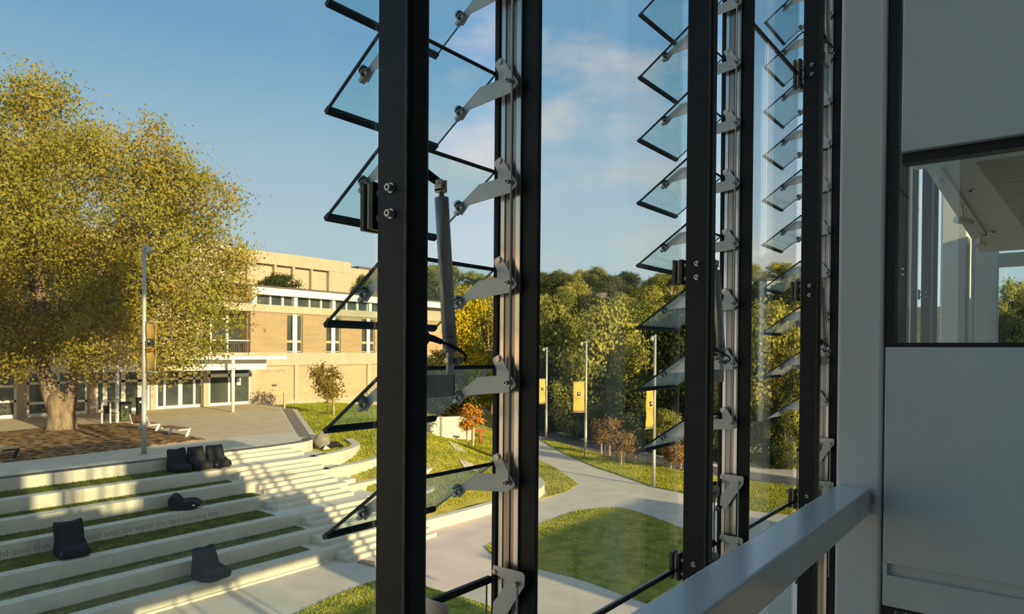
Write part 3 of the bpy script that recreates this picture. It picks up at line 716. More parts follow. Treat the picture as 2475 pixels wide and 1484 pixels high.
polyflat('trim_kerb', pz([(706, 988), (718, 990), (768, 1059), (752, 1057)], 3.15), 2.9, 3.165, MT['plaza_edge'], 'pale kerb beside the dark paver strip')

# terraces: walls with pale coping, turf behind
for i in range(1, 8):
    y, zt, zb = RY[i], LV(i - 1), LV(i)
    if i > 1:
        mb = MB().box(-25, SX1 + 0.2, y, y + 0.42, 0.0, zt)
        o = struct('terrace_wall_%d' % i, mb, MT['concrete'], 'long pale concrete seating wall of the terraces', bevel=0.012)
        if i == 4:
            for txt, xa, xb in (('ld and the', 0, 118), ('rocks with the water the two become one', 198, 528)):
                X0 = PY(xa, 1290, y)[0]; X1 = PY(xb, 1290, y)[0]
                tx = text_mesh('engraved_lettering', txt, 0.30, 0.003, X1 - X0, MT['letter'], o, (X0, y - 0.002, 1.46))
                tx['label'] = 'faint engraved lettering'
    # turf strip
    if i < 7:
        xe = [0, 14.6, 14.2, 14.75, 14.3, 14.9, 14.4][i]
        mb = MB().box(-25, xe, RY[i + 1] + 0.425, y - 0.005, zb + 0.001, zb + 0.015)
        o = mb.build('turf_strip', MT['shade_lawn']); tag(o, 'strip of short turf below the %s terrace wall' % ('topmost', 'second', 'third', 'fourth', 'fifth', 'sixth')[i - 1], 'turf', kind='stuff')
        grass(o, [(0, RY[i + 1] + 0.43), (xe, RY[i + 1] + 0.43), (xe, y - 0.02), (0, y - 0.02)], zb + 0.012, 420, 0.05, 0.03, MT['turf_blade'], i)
        mb = MB().box(-25, 19.3, RY[i + 1] + 0.40, y + 0.02, 0.0, zb)
        struct('terrace_bed_%d' % i, mb, MT['coping'], 'paved bed of a terrace')
mb = MB().box(-25, 17.0, 26.86, 27.0, 2.2, 3.13)
struct('terrace_wall_1', mb, MT['concrete'], 'topmost terrace wall below the plaza')
struct('trim_base', MB().box(-25, SX0 - 0.1, RY[7] - 0.10, RY[7], 0.0, 0.07), MT['coping'], 'small plinth along the lowest wall')

# stairs
for i in range(1, 8):
    y, zb = RY[i], LV(i)
    x0 = SX0 + (0.0 if i % 2 else -0.3) + (0.25 if i >= 5 else 0)
    x1 = SX1 if i < 5 else 19.6
    tr_ = 0.31 if i not in (2,) else 0.28
    f = thing('stair_flight', ('short flight of two pale steps below the %s terrace wall' % ('topmost', 'second', 'third', 'fourth', 'fifth', 'sixth', 'lowest')[i - 1]), 'steps', (x0, y - 0.6, zb), 'flights of terrace steps')
    part('upper_step', MB().box(x0, x1 - (0.35 if i < 5 else 0), y - tr_, y + 0.02, zb, zb + 0.30), MT['concrete'], f, bevel=0.006)
    part('lower_step', MB().box(x0 + 0.02, x1, y - 2 * tr_, y - tr_ + 0.02, zb, zb + 0.15), MT['concrete'], f, bevel=0.006)

def ribbon(pts, th, z0, z1):
    """wall of constant thickness along a polyline (left side is the back)"""
    P = [Vector((p[0], p[1], 0)) for p in pts]; mb = MB(); N = []
    for i, p in enumerate(P):
        d = (P[min(i + 1, len(P) - 1)] - P[max(i - 1, 0)]).normalized(); N.append(Vector((-d.y, d.x, 0)))
    vs = []
    for p, n in zip(P, N):
        q = p + n * th
        vs += [(p.x, p.y, z0), (p.x, p.y, z1), (q.x, q.y, z1), (q.x, q.y, z0)]
    fs = []
    for i in range(len(P) - 1):
        a, b = 4 * i, 4 * i + 4
        for k in range(4):
            fs.append((a + k, a + (k + 1) % 4, b + (k + 1) % 4, b + k))
    fs += [(0, 1, 2, 3), (len(vs) - 4, len(vs) - 1, len(vs) - 2, len(vs) - 3)]
    return mb.add(vs, fs)
def arc(c, r, a0, a1, n=10):
    return [(c[0] + r * math.cos(R(a0 + (a1 - a0) * i / n)), c[1] + r * math.sin(R(a0 + (a1 - a0) * i / n))) for i in range(n + 1)]
def smooth_line(pts, n=6):
    P = [Vector((p[0], p[1])) for p in pts]; out = []
    for i in range(len(P) - 1):
        p0, p1, p2, p3 = P[max(i - 1, 0)], P[i], P[i + 1], P[min(i + 2, len(P) - 1)]
        for k in range(n):
            t = k / n
            q = 0.5 * ((2 * p1) + (p2 - p0) * t + (2 * p0 - 5 * p1 + 4 * p2 - p3) * t * t + (3 * p1 - p0 - 3 * p2 + p3) * t ** 3)
            out.append((q.x, q.y))
    out.append((P[-1].x, P[-1].y)); return out

struct('garden_wall_1', ribbon(smooth_line([(18.3, 25.4), (19.8, 25.75), (21.1, 26.3), (22.2, 27.05), (22.95, 28.2), (23.5, 29.3)]), 0.42, 1.6, 2.70), MT['concrete'], 'curved planter wall around the boulder', bevel=0.012)
struct('garden_wall_2', ribbon(smooth_line([(18.3, 24.5), (20.2, 24.75), (21.9, 25.2), (23.4, 26.0), (24.4, 27.1)]), 0.42, 1.2, 2.25), MT['concrete'], 'second curved garden wall right of the steps', bevel=0.012)
struct('garden_wall_3', ribbon(smooth_line([(18.3, 23.4), (20.2, 23.55), (22.4, 23.5), (23.7, 23.7), (24.5, 24.2), (24.85, 25.0), (24.75, 25.9)]), 0.42, 0.6, 1.62), MT['concrete'], 'third curved garden wall, ending behind the mullion', bevel=0.012)
struct('garden_wall_4', ribbon(smooth_line([(19.6, 21.8), (21.0, 21.85), (22.4, 22.1), (23.2, 22.8)]), 0.40, 0.2, 1.1), MT['concrete'], 'low garden wall beside the lower steps')
struct('garden_wall_5', ribbon(smooth_line([(19.6, 19.9), (22, 19.85), (24, 19.85), (26, 19.9), (27.7, 20.05), (29.0, 20.55), (30.0, 21.3), (31.0, 22.4), (31.6, 23.4)]), 0.40, 0.0, 0.47), MT['concrete'], 'long low wall with a rounded end beside the path', bevel=0.012)

# grass bank between the terraces and the theatre
PATH = [(18.0, 20.2), (27.7, 20.35), (30.0, 21.6), (31.8, 23.6), (33.2, 25.6), (35.5, 27.6), (38.5, 29.8), (43, 33.5), (47, 37), (52, 41), (60, 48)]
def ypath(x):
    for (xa, ya), (xb, yb) in zip(PATH, PATH[1:]):
        if xa <= x <= xb: return ya + (yb - ya) * (x - xa) / (xb - xa)
    return PATH[0][1] if x < PATH[0][0] else PATH[-1][1]
def bank(x, y):
    d = y - ypath(x)
    k = 0.30 + (0.14 - 0.30) * min(max((x - 25) / 10, 0), 1)
    b0 = 0.44 if x < 31 else 0.44 * max(0, 1 - (x - 31) / 3)
    z = b0 + max(d, 0) * k
    cap = 2.62 if x < 24 else 2.62 + (2.9 - 2.62) * min((x - 24) / 6, 1)
    return min(z, cap) + 0.03 * math.sin(x * 1.3) * math.cos(y * 1.1)
NX, NY = 64, 52; vs = []; fs = []
for j in range(NY + 1):
    for i in range(NX + 1):
        x = 18.5 + (58 - 18.5) * i / NX
        y0 = ypath(x) + 0.05; y = y0 + (49.1 - y0) * (j / NY)
        z = bank(x, y)
        if x < 19.6 and y < 27: z = -0.1
        vs.append((x, y, z))
for j in range(NY):
    for i in range(NX):
        a = j * (NX + 1) + i; fs.append((a, a + 1, a + NX + 2, a + NX + 1))
bk = MB().add(vs, fs, 0, True).build('grass_bank', MT['dry_lawn']); tag(bk, 'sunlit grass bank rising to the theatre', 'grass', kind='stuff')
grass(bk, [(19.8, 20.6), (27.5, 20.8), (33.5, 26.5), (46, 37), (46, 48.8), (30.5, 48.8), (20.5, 29)], lambda x, y: bank(x, y), 150, 0.10, 0.06, MT['grass_blade'], 31)
tip = [(27.9, 19.95), (30.0, 19.9), (32.3, 20.55), (34.2, 22.6), (36.0, 24.7), (37.9, 27.4), (38.6, 29.6), (34.6, 26.9), (32.6, 24.6), (30.8, 21.8), (29.2, 20.4)]
o = polyflat('grass_tip', tip, 0.0, 0.03, MT['dry_lawn'], kind='stuff'); tag(o, 'tip of sunlit grass outside the rounded low wall', 'grass', kind='stuff'); grass(o, tip, 0.03, 180, 0.07, 0.045, MT['grass_blade'], 32)
gp = [(26.0, 23.4), (26.6, 24.2), (28.6, 26.6), (30.0, 28.4)]; mb = MB(); vs = []
for (x, y) in gp:
    for s_ in (0, 0.55): vs.append((x + s_, y - s_ * 0.7, bank(x + s_, y - s_ * 0.7) + 0.05))
mb.add(vs, [(2 * i, 2 * i + 1, 2 * i + 3, 2 * i + 2) for i in range(len(gp) - 1)])
struct('garden_path', mb, MT['plaza_edge'], 'narrow stepping path across the grass bank')

# lawns
def lawn(name, pts, label, m=MT['lawn'], z=0.035):
    q = smooth_line(pts + [pts[0]])[:-1]; o = polyflat(name, q, 0.0, z, m, kind='stuff'); grass(o, q, z, 260, 0.06, 0.035, MT['grass_blade'], len(label)); return tag(o, label, 'lawn', kind='stuff')
lawn('oval_lawn', pz([(1172, 1322), (1225, 1298), (1290, 1275), (1340, 1254), (1390, 1237), (1450, 1229), (1500, 1229), (1546, 1240), (1600, 1259), (1660, 1284), (1700, 1310), (1722, 1350), (1720, 1410), (1690, 1460), (1640, 1482), (1575, 1463), (1490, 1432), (1400, 1400), (1290, 1372), (1200, 1345)], 0), 'oval lawn between the paths, mostly in shade')
lawn('front_lawn', pz([(700, 1492), (800, 1446), (905, 1406), (960, 1400), (1035, 1422), (1100, 1440), (1190, 1470), (1250, 1510), (1230, 1600), (950, 1640), (720, 1560)], 0), 'nearest lawn at the foot of the terraces')
strip = pz([(1308, 1064), (1340, 1084), (1380, 1105), (1440, 1130), (1500, 1150), (1550, 1168), (1590, 1180), (1650, 1192), (1730, 1212), (1810, 1234), (1860, 1240), (1925, 1247)], 0)
strip += [(33.0, 4.0), (33.6, -3), (40.2, -3), (39.9, 4.0)]
strip += pz([(1925, 1177), (1810, 1165), (1650, 1140), (1500, 1110), (1400, 1085), (1312, 1061)], 0)
o = polyflat('verge_lawn', strip, 0.0, 0.04, MT['lawn'], kind='stuff'); tag(o, 'bright grass verge between the path and the road', 'lawn', kind='stuff'); grass(o, [q for q in strip], 0.04, 330, 0.09, 0.055, MT['grass_blade'], 33)
rd_n = pz([(1040, 962), (1100, 985), (1200, 1016), (1290, 1050), (1400, 1083), (1500, 1107), (1650, 1138), (1810, 1163), (1925, 1175)], 0) + [(40.2, 4), (40.4, -8)]
rd_f = [(43.0, -8), (42.3, 4)] + pz([(1925, 1158), (1810, 1143), (1650, 1119), (1500, 1086), (1400, 1062), (1290, 1030), (1200, 1002), (1100, 972), (1040, 952)], 0)
struct('road', MB().prism(rd_n + rd_f, 'z', 0.0, 0.02), MT['asphalt'], 'dark road curving past the trees')
kf = [(p[0] + 0.9, p[1] + 0.9) for p in rd_f[2:]]
struct('footpath', MB().prism(rd_f[2:] + list(reversed(kf)), 'z', 0.0, 0.10), MT['plaza_edge'], 'pale kerb and footpath beyond the road')
struct('garden_wall_6', MB().prism([tuple(PD(x, 1040, d)[:2]) for x, d in ((1000, 50), (1147, 52), (1147, 52.5), (1000, 50.5))], 'z', 0.6, 2.45), MT['concrete'], 'white retaining wall beside the road bend')
struct('drain_1', MB().prism(pz([(860, 1360), (906, 1372), (906, 1357), (878, 1352)], 0), 'z', 0, 0.006), MT['dark_paver'], 'dark drain grate at the foot of the steps')

# mulch bed and terrain beyond the road
mu = [(6.5, 30.5), (8.98, 30.44), (16.35, 31.15), (17.0, 41.3), (14.8, 42.2), (11.0, 41.3), (6.5, 41.0)]
o = polyflat('mulch_bed', mu, 3.14, 3.19, MT['mulch'], kind='stuff'); tag(o, 'brown bark mulch bed around the big tree', 'mulch', kind='stuff')

def hill(x, y):
    ang = math.degrees(math.atan2(y, x)); r = math.hypot(x, y)
    t = min(max((r - 72) / 150, 0), 1); t = t * t * (3 - 2 * t)
    return -0.4 + 21.5 * t + 1.6 * math.sin(x * 0.05) * math.sin(y * 0.06) * t
vs = []; fs = []; NA, NR = 40, 30
for j in range(NR + 1):
    for i in range(NA + 1):
        a = R(-14 + 92 * i / NA); r = 58 + (330 - 58) * j / NR
        x, y = r * math.cos(a), r * math.sin(a); vs.append((x, y, hill(x, y)))
for j in range(NR):
    for i in range(NA):
        a = j * (NA + 1) + i; fs.append((a, a + 1, a + NA + 2, a + NA + 1))
struct('hill', MB().add(vs, fs, 0, True), MT['forest_floor'], 'wooded hillside beyond the road')

# =================================================================== street furniture
def light_pole(px, py, zb, top, side, ang, w, z0, z1, lab, dark=False, shade=None):
    b = PZ(px, py, zb)
    t = thing('light_pole', lab, 'light pole', b, 'light poles')
    part('mast', MB().tube([(0, 0, 0), (0, 0, top)], [0.085, 0.07], 16).tube([(0, 0, 0), (0, 0, 2.6)], 0.095, 16), MT['pole'], t, local=True)
    part('base_flange', MB().tube([(0, 0, 0), (0, 0, 0.03)], 0.17, 16), MT['pole'], t, local=True)
    c, s = math.cos(ang), math.sin(ang)
    lh = part('lamp_head', MB().tube([(0.0, 0, top - 0.10), (c * 0.30, s * 0.30, top - 0.14)], 0.03, 8).tube([(c * 0.30, s * 0.30, top - 0.10), (c * 0.40, s * 0.40, top - 0.34)], [0.07, 0.13], 12), MT['pole'], t, local=True)
    # banner cloth with a slight belly, hung from two arms
    nx, nz = 8, 14; vs = []; fs = []
    for j in range(nz + 1):
        for i in range(nx + 1):
            u = 0.12 + w * i / nx; z = z0 + (z1 - z0) * j / nz
            bel = 0.05 * math.sin(PI * i / nx) * (0.5 + math.sin(PI * j / nz)) + 0.02 * math.sin(j * 0.9 + i * 0.5)
            vs.append((c * u - s * bel, s * u + c * bel, z))
    for j in range(nz):
        for i in range(nx):
            a = j * (nx + 1) + i; fs.append((a, a + 1, a + nx + 2, a + nx + 1))
    n = len(vs)
    bn = MB().add(vs, fs, 0, True).build('banner', MT['banner'], t, local=True)
    so_ = bn.modifiers.new('cloth thickness', 'SOLIDIFY'); so_.thickness = 0.008
    for z in (z0 - 0.06, z1 + 0.04):
        part('banner_arm', MB().tube([(0, 0, z), (c * (w + 0.2), s * (w + 0.2), z)], 0.025, 8), MT['pole'], t, local=True)
    # printed emblem and a line of print, raised a little from both sides of the cloth
    zc = z0 + (z1 - z0) * 0.60; uc = 0.12 + w * 0.5
    q = Matrix.Rotation(ang, 3, 'Z')
    em = MB().box(-0.12, 0.12, -0.09, 0.10, -0.13, 0.13, rot=q, at=(c * uc, s * uc, zc)).build('emblem', MT['black'], bn, local=True, bevel=0.02)
    MB().box(-0.065, 0.065, -0.095, 0.105, -0.02, 0.08, rot=q, at=(c * uc, s * uc, zc)).build('emblem_mark', MT['white'], bn, local=True, bevel=0.02)
    for dz, ww in ((0.26, 0.25), (0.33, 0.16)):
        MB().box(-ww * w / 0.8, ww * w / 0.8, -0.075, 0.09, -0.02, 0.02, rot=q, at=(c * uc, s * uc, zc - dz)).build('print_line', MT['banner_dark'], bn, local=True)
    return t
def aim(b_px, b_py, zb, scr):
    """yaw that makes a horizontal arm show the fraction scr of its length along image-left"""
    base = math.atan2(-cr[1], -cr[0]); return base + math.acos(min(1, max(-1, scr))) 
light_pole(1580, 1175, 0.04, 8.35, -1, aim(0, 0, 0, 0.66), 0.78, 3.30, 5.42, 'light pole with yellow banner, third along the road verge, nearest the room')
light_pole(1415, 1105, 0.04, 8.15, -1, aim(0, 0, 0, 0.97), 0.84, 3.22, 5.25, 'light pole with yellow banner, middle one along the road verge')
light_pole(1320, 1063, 0.04, 7.75, -1, aim(0, 0, 0, 0.80), 0.78, 3.1, 5.05, 'light pole with yellow banner, farthest along the road verge')
light_pole(348, 1098, 3.15, 8.45, 1, R(-84), 0.72, 3.40, 5.30, 'light pole with brown-yellow banner standing on the plaza beside the big tree')

def bench(px, py, zb, back, L, lab, rz, wood=MT['wood'], leg=MT['white']):
    b = PZ(px, py, zb)
    t = thing('bench', lab, 'bench', b, 'plaza benches', rz)
    s_ = MB()
    for k in range(4): s_.box(-0.24 + 0.12 * k, -0.13 + 0.12 * k, 0, L, 0.42, 0.46)
    part('seat', s_, wood, t, local=True, bevel=0.005)
    for y in (0.06, L - 0.12):
        lg = MB().prism([(-0.26, 0.35), (0.20, 0.35), (0.05, 0.0), (0.16, 0.0), (0.34, 0.41), (-0.26, 0.41)], 'y', y, y + 0.07)
        part('leg', lg, leg, t, local=True, bevel=0.004)
        if back:
            part('back_post', MB().prism([(-0.26, 0.36), (-0.17, 0.36), (-0.30, 0.84), (-0.38, 0.84)], 'y', y, y + 0.07), leg, t, local=True, bevel=0.004)
    if back:
        s_ = MB()
        for k in range(3): s_.box(-0.02, 0.02, 0, L, 0.50 + 0.12 * k, 0.60 + 0.12 * k, at=(-0.27 - 0.025 * k, 0, 0))
        part('backrest', s_, wood, t, local=True, bevel=0.004)
    return t
bench(447, 1058, 3.15, False, 1.75, 'backless plank bench with white legs on the edge of the mulch', R(3))
bench(374, 1045, 3.15, True, 1.75, 'plank bench with a backrest and white legs beside the light pole', R(6))
bench(28, 1112, 3.15, False, 1.6, 'low timber bench with dark legs cut by the picture edge', R(12), MT['pale_wood'], MT['black_steel'])

# bins, screens and chair near the entrance
def bin_(px, py, lab, h, w, m):
    b = PZ(px, py, 3.15); t = thing('litter_bin', lab, 'bin', b, 'bins by the entrance')
    part('body', MB().box(-w, w, -w, w, 0.04, h), m, t, local=True, bevel=0.02)
    part('lid', MB().box(-w - 0.03, w + 0.03, -w - 0.03, w + 0.03, h, h + 0.09), MT['black_rubber'], t, local=True, bevel=0.02)
    part('notice', MB().box(-0.07, 0.07, -w - 0.008, -w, h - 0.25, h - 0.12), MT['white'], t, local=True)
bin_(300, 1017, 'green litter bin with a dark lid by the entrance', 1.02, 0.30, MT['bin'])
bin_(337, 1006, 'narrow dark bin behind the bench with the backrest', 1.10, 0.16, MT['black_steel'])
for lab, a, b_ in (('low glass screen with pale posts, left of the green bin', (246, 1024), (283, 1024)),):
    p = PZ(*a, 3.15); q = PZ(*b_, 3.15)
    t = thing('glass_screen', lab, 'screen', p)
    d = q - p
    part('pane', MB().add([(0, 0, 0.08), tuple(d + np.array([0, 0, 0.08])), tuple(d + np.array([0, 0, 1.25])), (0, 0, 1.25)], [(0, 1, 2, 3)]), MT['glass'], t, local=True)
    for k in (0, 0.55, 1):
        v = d * k
        part('post', MB().box(v[0] - 0.035, v[0] + 0.035, v[1] - 0.035, v[1] + 0.035, 0, 1.3), MT['white'], t, local=True)
    part('top_rail', MB().tube([(0, 0, 1.28), (d[0], d[1], 1.28)], 0.035, 6), MT['white'], t, local=True)
p = PZ(266, 1017, 3.15)
ch = thing('cafe_chair', 'dark chair behind the low glass screen', 'chair', p, rz=R(20))
part('seat', MB().box(-0.22, 0.22, -0.22, 0.22, 0.42, 0.46), MT['black_steel'], ch, local=True)
part('backrest', MB().prism([(-0.20, 0.46), (-0.26, 0.90), (-0.23, 0.90), (-0.17, 0.46)], 'y', -0.22, 0.22), MT['black_steel'], ch, local=True)
for sx in (-0.19, 0.19):
    for sy in (-0.19, 0.19):
        part('leg', MB().box(sx - 0.018, sx + 0.018, sy - 0.018, sy + 0.018, 0, 0.42), MT['black_steel'], ch, local=True)

# bean bags
def beanbag(px, py, lev, lab, rz=0.0, s=1.0, slump=0.0, seed=1, grp='bean bag loungers on the terraces'):
    b = PZ(px, py, LV(lev) + 0.012)
    t = thing('bean_bag', lab, 'bean bag', b, grp, rz)
    h = 1.0 - slump
    prof = [(-0.46, 0.01), (-0.55, 0.07), (-0.57, 0.18), (-0.52, 0.30), (-0.40, 0.345), (-0.22, 0.34), (-0.04, 0.315), (0.06, 0.325), (0.12, 0.42 * h + 0.03), (0.17, 0.56 * h), (0.21, 0.70 * h), (0.26, 0.84 * h), (0.31, 0.93 * h), (0.38, 0.945 * h), (0.45, 0.86 * h), (0.49, 0.64 * h), (0.49, 0.36), (0.47, 0.12), (0.44, 0.01)]
    rng = random.Random(seed); vs = []; fs = []; n = len(prof); xs = [-0.36, -0.345, -0.31, -0.20, -0.07, 0.07, 0.20, 0.31, 0.345, 0.36]
    ph = [rng.uniform(0, 6.28) for _ in range(6)]
    for i, x in enumerate(xs):
        e = (0.66, 0.86, 0.97, 1.0, 0.985, 0.985, 1.0, 0.97, 0.86, 0.66)[i]; u = x / 0.36
        for k, (y, z) in enumerate(prof):
            ear = 0.055 * u * u * max(0, (z / h - 0.7) / 0.25) * h          # top corners stand up, top edge sags between
            wr = 0.016 * math.sin(11 * z + 5 * x + ph[0]) + 0.013 * math.sin(17 * x + 9 * y + ph[1]) + 0.010 * math.sin(23 * y - 13 * z + ph[2])
            yy = 0.0 + (y - 0.0) * (0.35 + 0.65 * e) + (wr if z > 0.05 else 0)
            zz = (z if z < 0.05 else 0.22 + (z - 0.22) * (0.55 + 0.45 * e)) + ear + (wr * 0.8 if 0.05 < z else 0)
            vs.append((x * (1 + 0.08 * math.sin(7 * z + ph[3])) * s, yy * s, max(zz, 0.0) * s))
    for i in range(len(xs) - 1):
        for k in range(n):
            fs.append((i * n + k, i * n + (k + 1) % n, (i + 1) * n + (k + 1) % n, (i + 1) * n + k))
    fs += [tuple(range(n)), tuple((len(xs) - 1) * n + k for k in range(n - 1, -1, -1))]
    o = MB().add(vs, fs, 0, True).build('cover', MT['bag'], t, local=True)
    sb = o.modifiers.new('soft', 'SUBSURF'); sb.levels = 2; sb.render_levels = 2
    part('tag', MB().box(-0.365 * s, -0.345 * s, -0.46 * s, -0.36 * s, 0.16 * s, 0.20 * s), MT['white'], t, local=True)
    sm = MB().tube([(x * s, -0.56 * s, 0.17 * s) for x in (-0.28, -0.1, 0.1, 0.28)], 0.010, 6)
    part('seam', sm, MT['bag'], t, local=True)
beanbag(172, 1341, 4, 'black bean bag lounger covering part of the engraved wall', R(-4), 1.0, 0, 1)
beanbag(508, 1398, 6, 'black bean bag lounger lowest on the terraces', R(10), 0.98, 0, 2)
beanbag(444, 1229, 3, 'slumped black bean bag lounger above the end of the engraved words', R(52), 0.95, 0.45, 3)
beanbag(432, 1139, 1, 'bean bag at the left of the three below the plaza, beside the pole foot', R(-6), 0.9, 0, 4)
beanbag(481, 1134, 1, 'bean bag in the middle of the three below the plaza', R(2), 0.9, 0, 5)
beanbag(527, 1128, 1, 'bean bag at the right of the three below the plaza, beside the steps', R(4), 0.9, 0, 6)

# boulder and low plants
rng = random.Random(5)
bm = bmesh.new(); bmesh.ops.create_icosphere(bm, subdivisions=3, radius=1.0)
for v in bm.verts:
    f = 1 + 0.10 * math.sin(v.co.x * 3 + 1) + 0.08 * math.sin(v.co.y * 4 + v.co.z * 3)
    v.co = Vector((v.co.x * 0.42 * f, v.co.y * 0.36 * f, v.co.z * 0.50 * f + 0.32))
me = bpy.data.meshes.new('boulder'); bm.to_mesh(me); bm.free(); me.materials.append(MT['rock'])
for p in me.polygons: p.use_smooth = True
bo = bpy.data.objects.new('boulder', me); COL.objects.link(bo); p = PZ(779, 1084, 2.62); bo.location = p
tag(bo, 'grey boulder standing in the curved planter', 'boulder')
p = PZ(803, 1084, 2.62)
rs = thing('rockery_stone', 'dark low stone lying right of the boulder', 'stone', p)
part('stone', MB().tube([(-0.5, 0, 0.08), (-0.2, 0.1, 0.18), (0.25, 0, 0.2), (0.55, -0.1, 0.06)], [0.06, 0.16, 0.14, 0.05], 9), MT['bag'], rs, local=True)
p = PZ(788, 1088, 2.62)
rs = thing('rockery_stone', 'pale small stone at the foot of the boulder', 'stone', p)
part('stone', MB().tube([(-0.15, 0, 0.05), (0, 0.02, 0.12), (0.2, 0, 0.04)], [0.05, 0.11, 0.04], 9), MT['coping'], rs, local=True)

p = np.array([*PD(1160, 1062, 49.5)]); 
hy = thing('standpipe', 'small red standpipe on the grass near the orange sapling', 'standpipe', p)
part('pipe', MB().tube([(0, 0, -0.3), (0, 0, 0.62)], 0.07, 10), MT['red'], hy, local=True)
part('crossbar', MB().box(-0.32, 0.32, -0.05, 0.05, 0.55, 0.68, rot=Matrix.Rotation(R(-52), 3, 'Z')), MT['red'], hy, local=True)

# =================================================================== theatre
YB = 49.0
th = thing('theatre_building', 'tan brick and concrete theatre across the plaza with tall paired windows', 'building', (33, YB, 3.15))
def XZ(px, py, y=YB):
    p = PY(px, py, y); return p[0], p[2]
def xat(px, y=YB): return PY(px, 850, y)[0]
XL, XRt = 29.36, 52.0
wins = [[(695, 707), (717, 729)], [(790, 800.5), (809, 821)], [(875.5, 886), (893, 904)], [(948, 957), (964, 973)]]
# upper brick wall built around the window openings
mb = MB(); xs = [XL]
zb, zt = 7.15, 10.39; wz0, wz1 = 7.22, 10.30
for pr_ in wins: xs += [xat(pr_[0][0]) - 0.06, xat(pr_[1][1]) + 0.10]
xs.append(XRt)
for a in range(0, len(xs), 2): mb.box(xs[a], xs[a + 1], YB, YB + 0.4, zb, zt)
for a in range(1, len(xs) - 1, 2): mb.box(xs[a], xs[a + 1], YB, YB + 0.4, wz1, zt)
part('brick_wall', mb, MT['brick'], th)
for pr_ in wins:
    xc0, xc1 = xat(pr_[0][1]), xat(pr_[1][0])
    part('window_mullion', MB().box(xc0, xc1, YB - 0.05, YB + 0.3, zb, wz1), MT['white'], th)
    for (a, b_) in pr_:
        xa, xb = xat(a), xat(b_)
        w = part('window', MB().box(xa - 0.06, xa, YB + 0.08, YB + 0.26, wz0, wz1).box(xb, xb + 0.06, YB + 0.08, YB + 0.26, wz0, wz1).box(xa, xb, YB + 0.08, YB + 0.26, 7.98, 8.18).box(xa, xb, YB + 0.08, YB + 0.26, wz1 - 0.08, wz1).box(xa, xb, YB + 0.08, YB + 0.26, wz0, wz0 + 0.07), MT['hall_panel'], th)
        part('pane', MB().box(xa, xb, YB + 0.20, YB + 0.24, wz0, wz1), MT['win_dark'], w)
part('concrete_band', MB().box(xat(498), XRt, YB - 0.10, YB + 0.6, 10.39, 10.98), MT['hall_panel'], th)
cw = [(624, 655), (658.5, 684), (689, 711), (721.5, 750), (753, 777.5), (781, 802.5), (811, 839), (842, 865), (869, 890), (897, 920), (923, 945)]
mb = MB().box(XL + 0.3, XRt, YB + 0.7, YB + 0.9, 10.9, 11.8)
part('clerestory_wall', mb, MT['hall_concrete'], th)
for i, (a, b_) in enumerate(cw):
    xa, xb = xat(a), xat(b_)
    w = part('clerestory_window', MB().box(xa - 0.07, xa, YB + 0.2, YB + 0.5, 10.98, 11.78).box(xb, xb + 0.07, YB + 0.2, YB + 0.5, 10.98, 11.78), MT['white'], th)
    part('pane', MB().box(xa, xb, YB + 0.35, YB + 0.4, 10.98, 11.78), MT['win_dark'], w)
for a in (613, 714, 806, 894):
    x = xat(a); part('roof_post', MB().box(x - 0.16, x + 0.16, YB - 0.05, YB + 0.4, 10.98, 11.78), MT['white'], th)
part('roof_fascia', MB().box(XL - 0.05, XRt, YB - 0.35, YB + 0.3, 11.75, 12.33), MT['white'], th)
part('roof_slab', MB().box(xat(560), XRt, YB - 0.45, YB + 10, 12.33, 12.45), MT['roof'], th)
# balcony with railing at the left end of the roof
part('balcony_slab', MB().box(xat(500), XL, YB + 0.0, YB + 3, 10.85, 11.0), MT['hall_panel'], th)
rl = part('balcony_railing', MB().box(xat(545), XL, YB + 0.05, YB + 0.1, 12.0, 12.06).box(xat(545), XL, YB + 0.05, YB + 0.1, 11.05, 11.1), MT['rail_brown'], th)
for k in range(15):
    x = xat(548 + 4 * k); part('baluster', MB().box(x - 0.03, x + 0.03, YB + 0.05, YB + 0.1, 11.05, 12.0), MT['rail_brown'], rl)
# glazed recess beside the brick wall
part('recess_glazing', MB().box(xat(505), XL, YB + 1.6, YB + 1.7, 7.1, 10.4), MT['win_dark'], th)
part('recess_side', MB().box(XL - 0.05, XL + 0.3, YB + 0.38, YB + 1.7, 7.1, 10.4), MT['brick'], th)
for a in (508, 548, 600):
    x = xat(a, YB + 1.5); part('glazing_post', MB().box(x - 0.08, x + 0.08, YB + 1.4, YB + 1.6, 7.1, 10.4), MT['white'], th)
part('glazing_transom', MB().box(xat(505), xat(575), YB + 1.42, YB + 1.58, 9.65, 9.8), MT['white'], th)
rl = part('recess_railing', MB().box(xat(505), XL, YB + 0.2, YB + 0.25, 8.05, 8.12), MT['white'], th)
for k in range(20):
    x = xat(506 + 5 * k); part('baluster', MB().box(x - 0.02, x + 0.02, YB + 0.2, YB + 0.25, 7.15, 8.05), MT['roof'], rl)
part('recess_floor', MB().box(xat(500), XL + 0.1, YB, YB + 2, 6.9, 7.15), MT['hall_panel'], th)
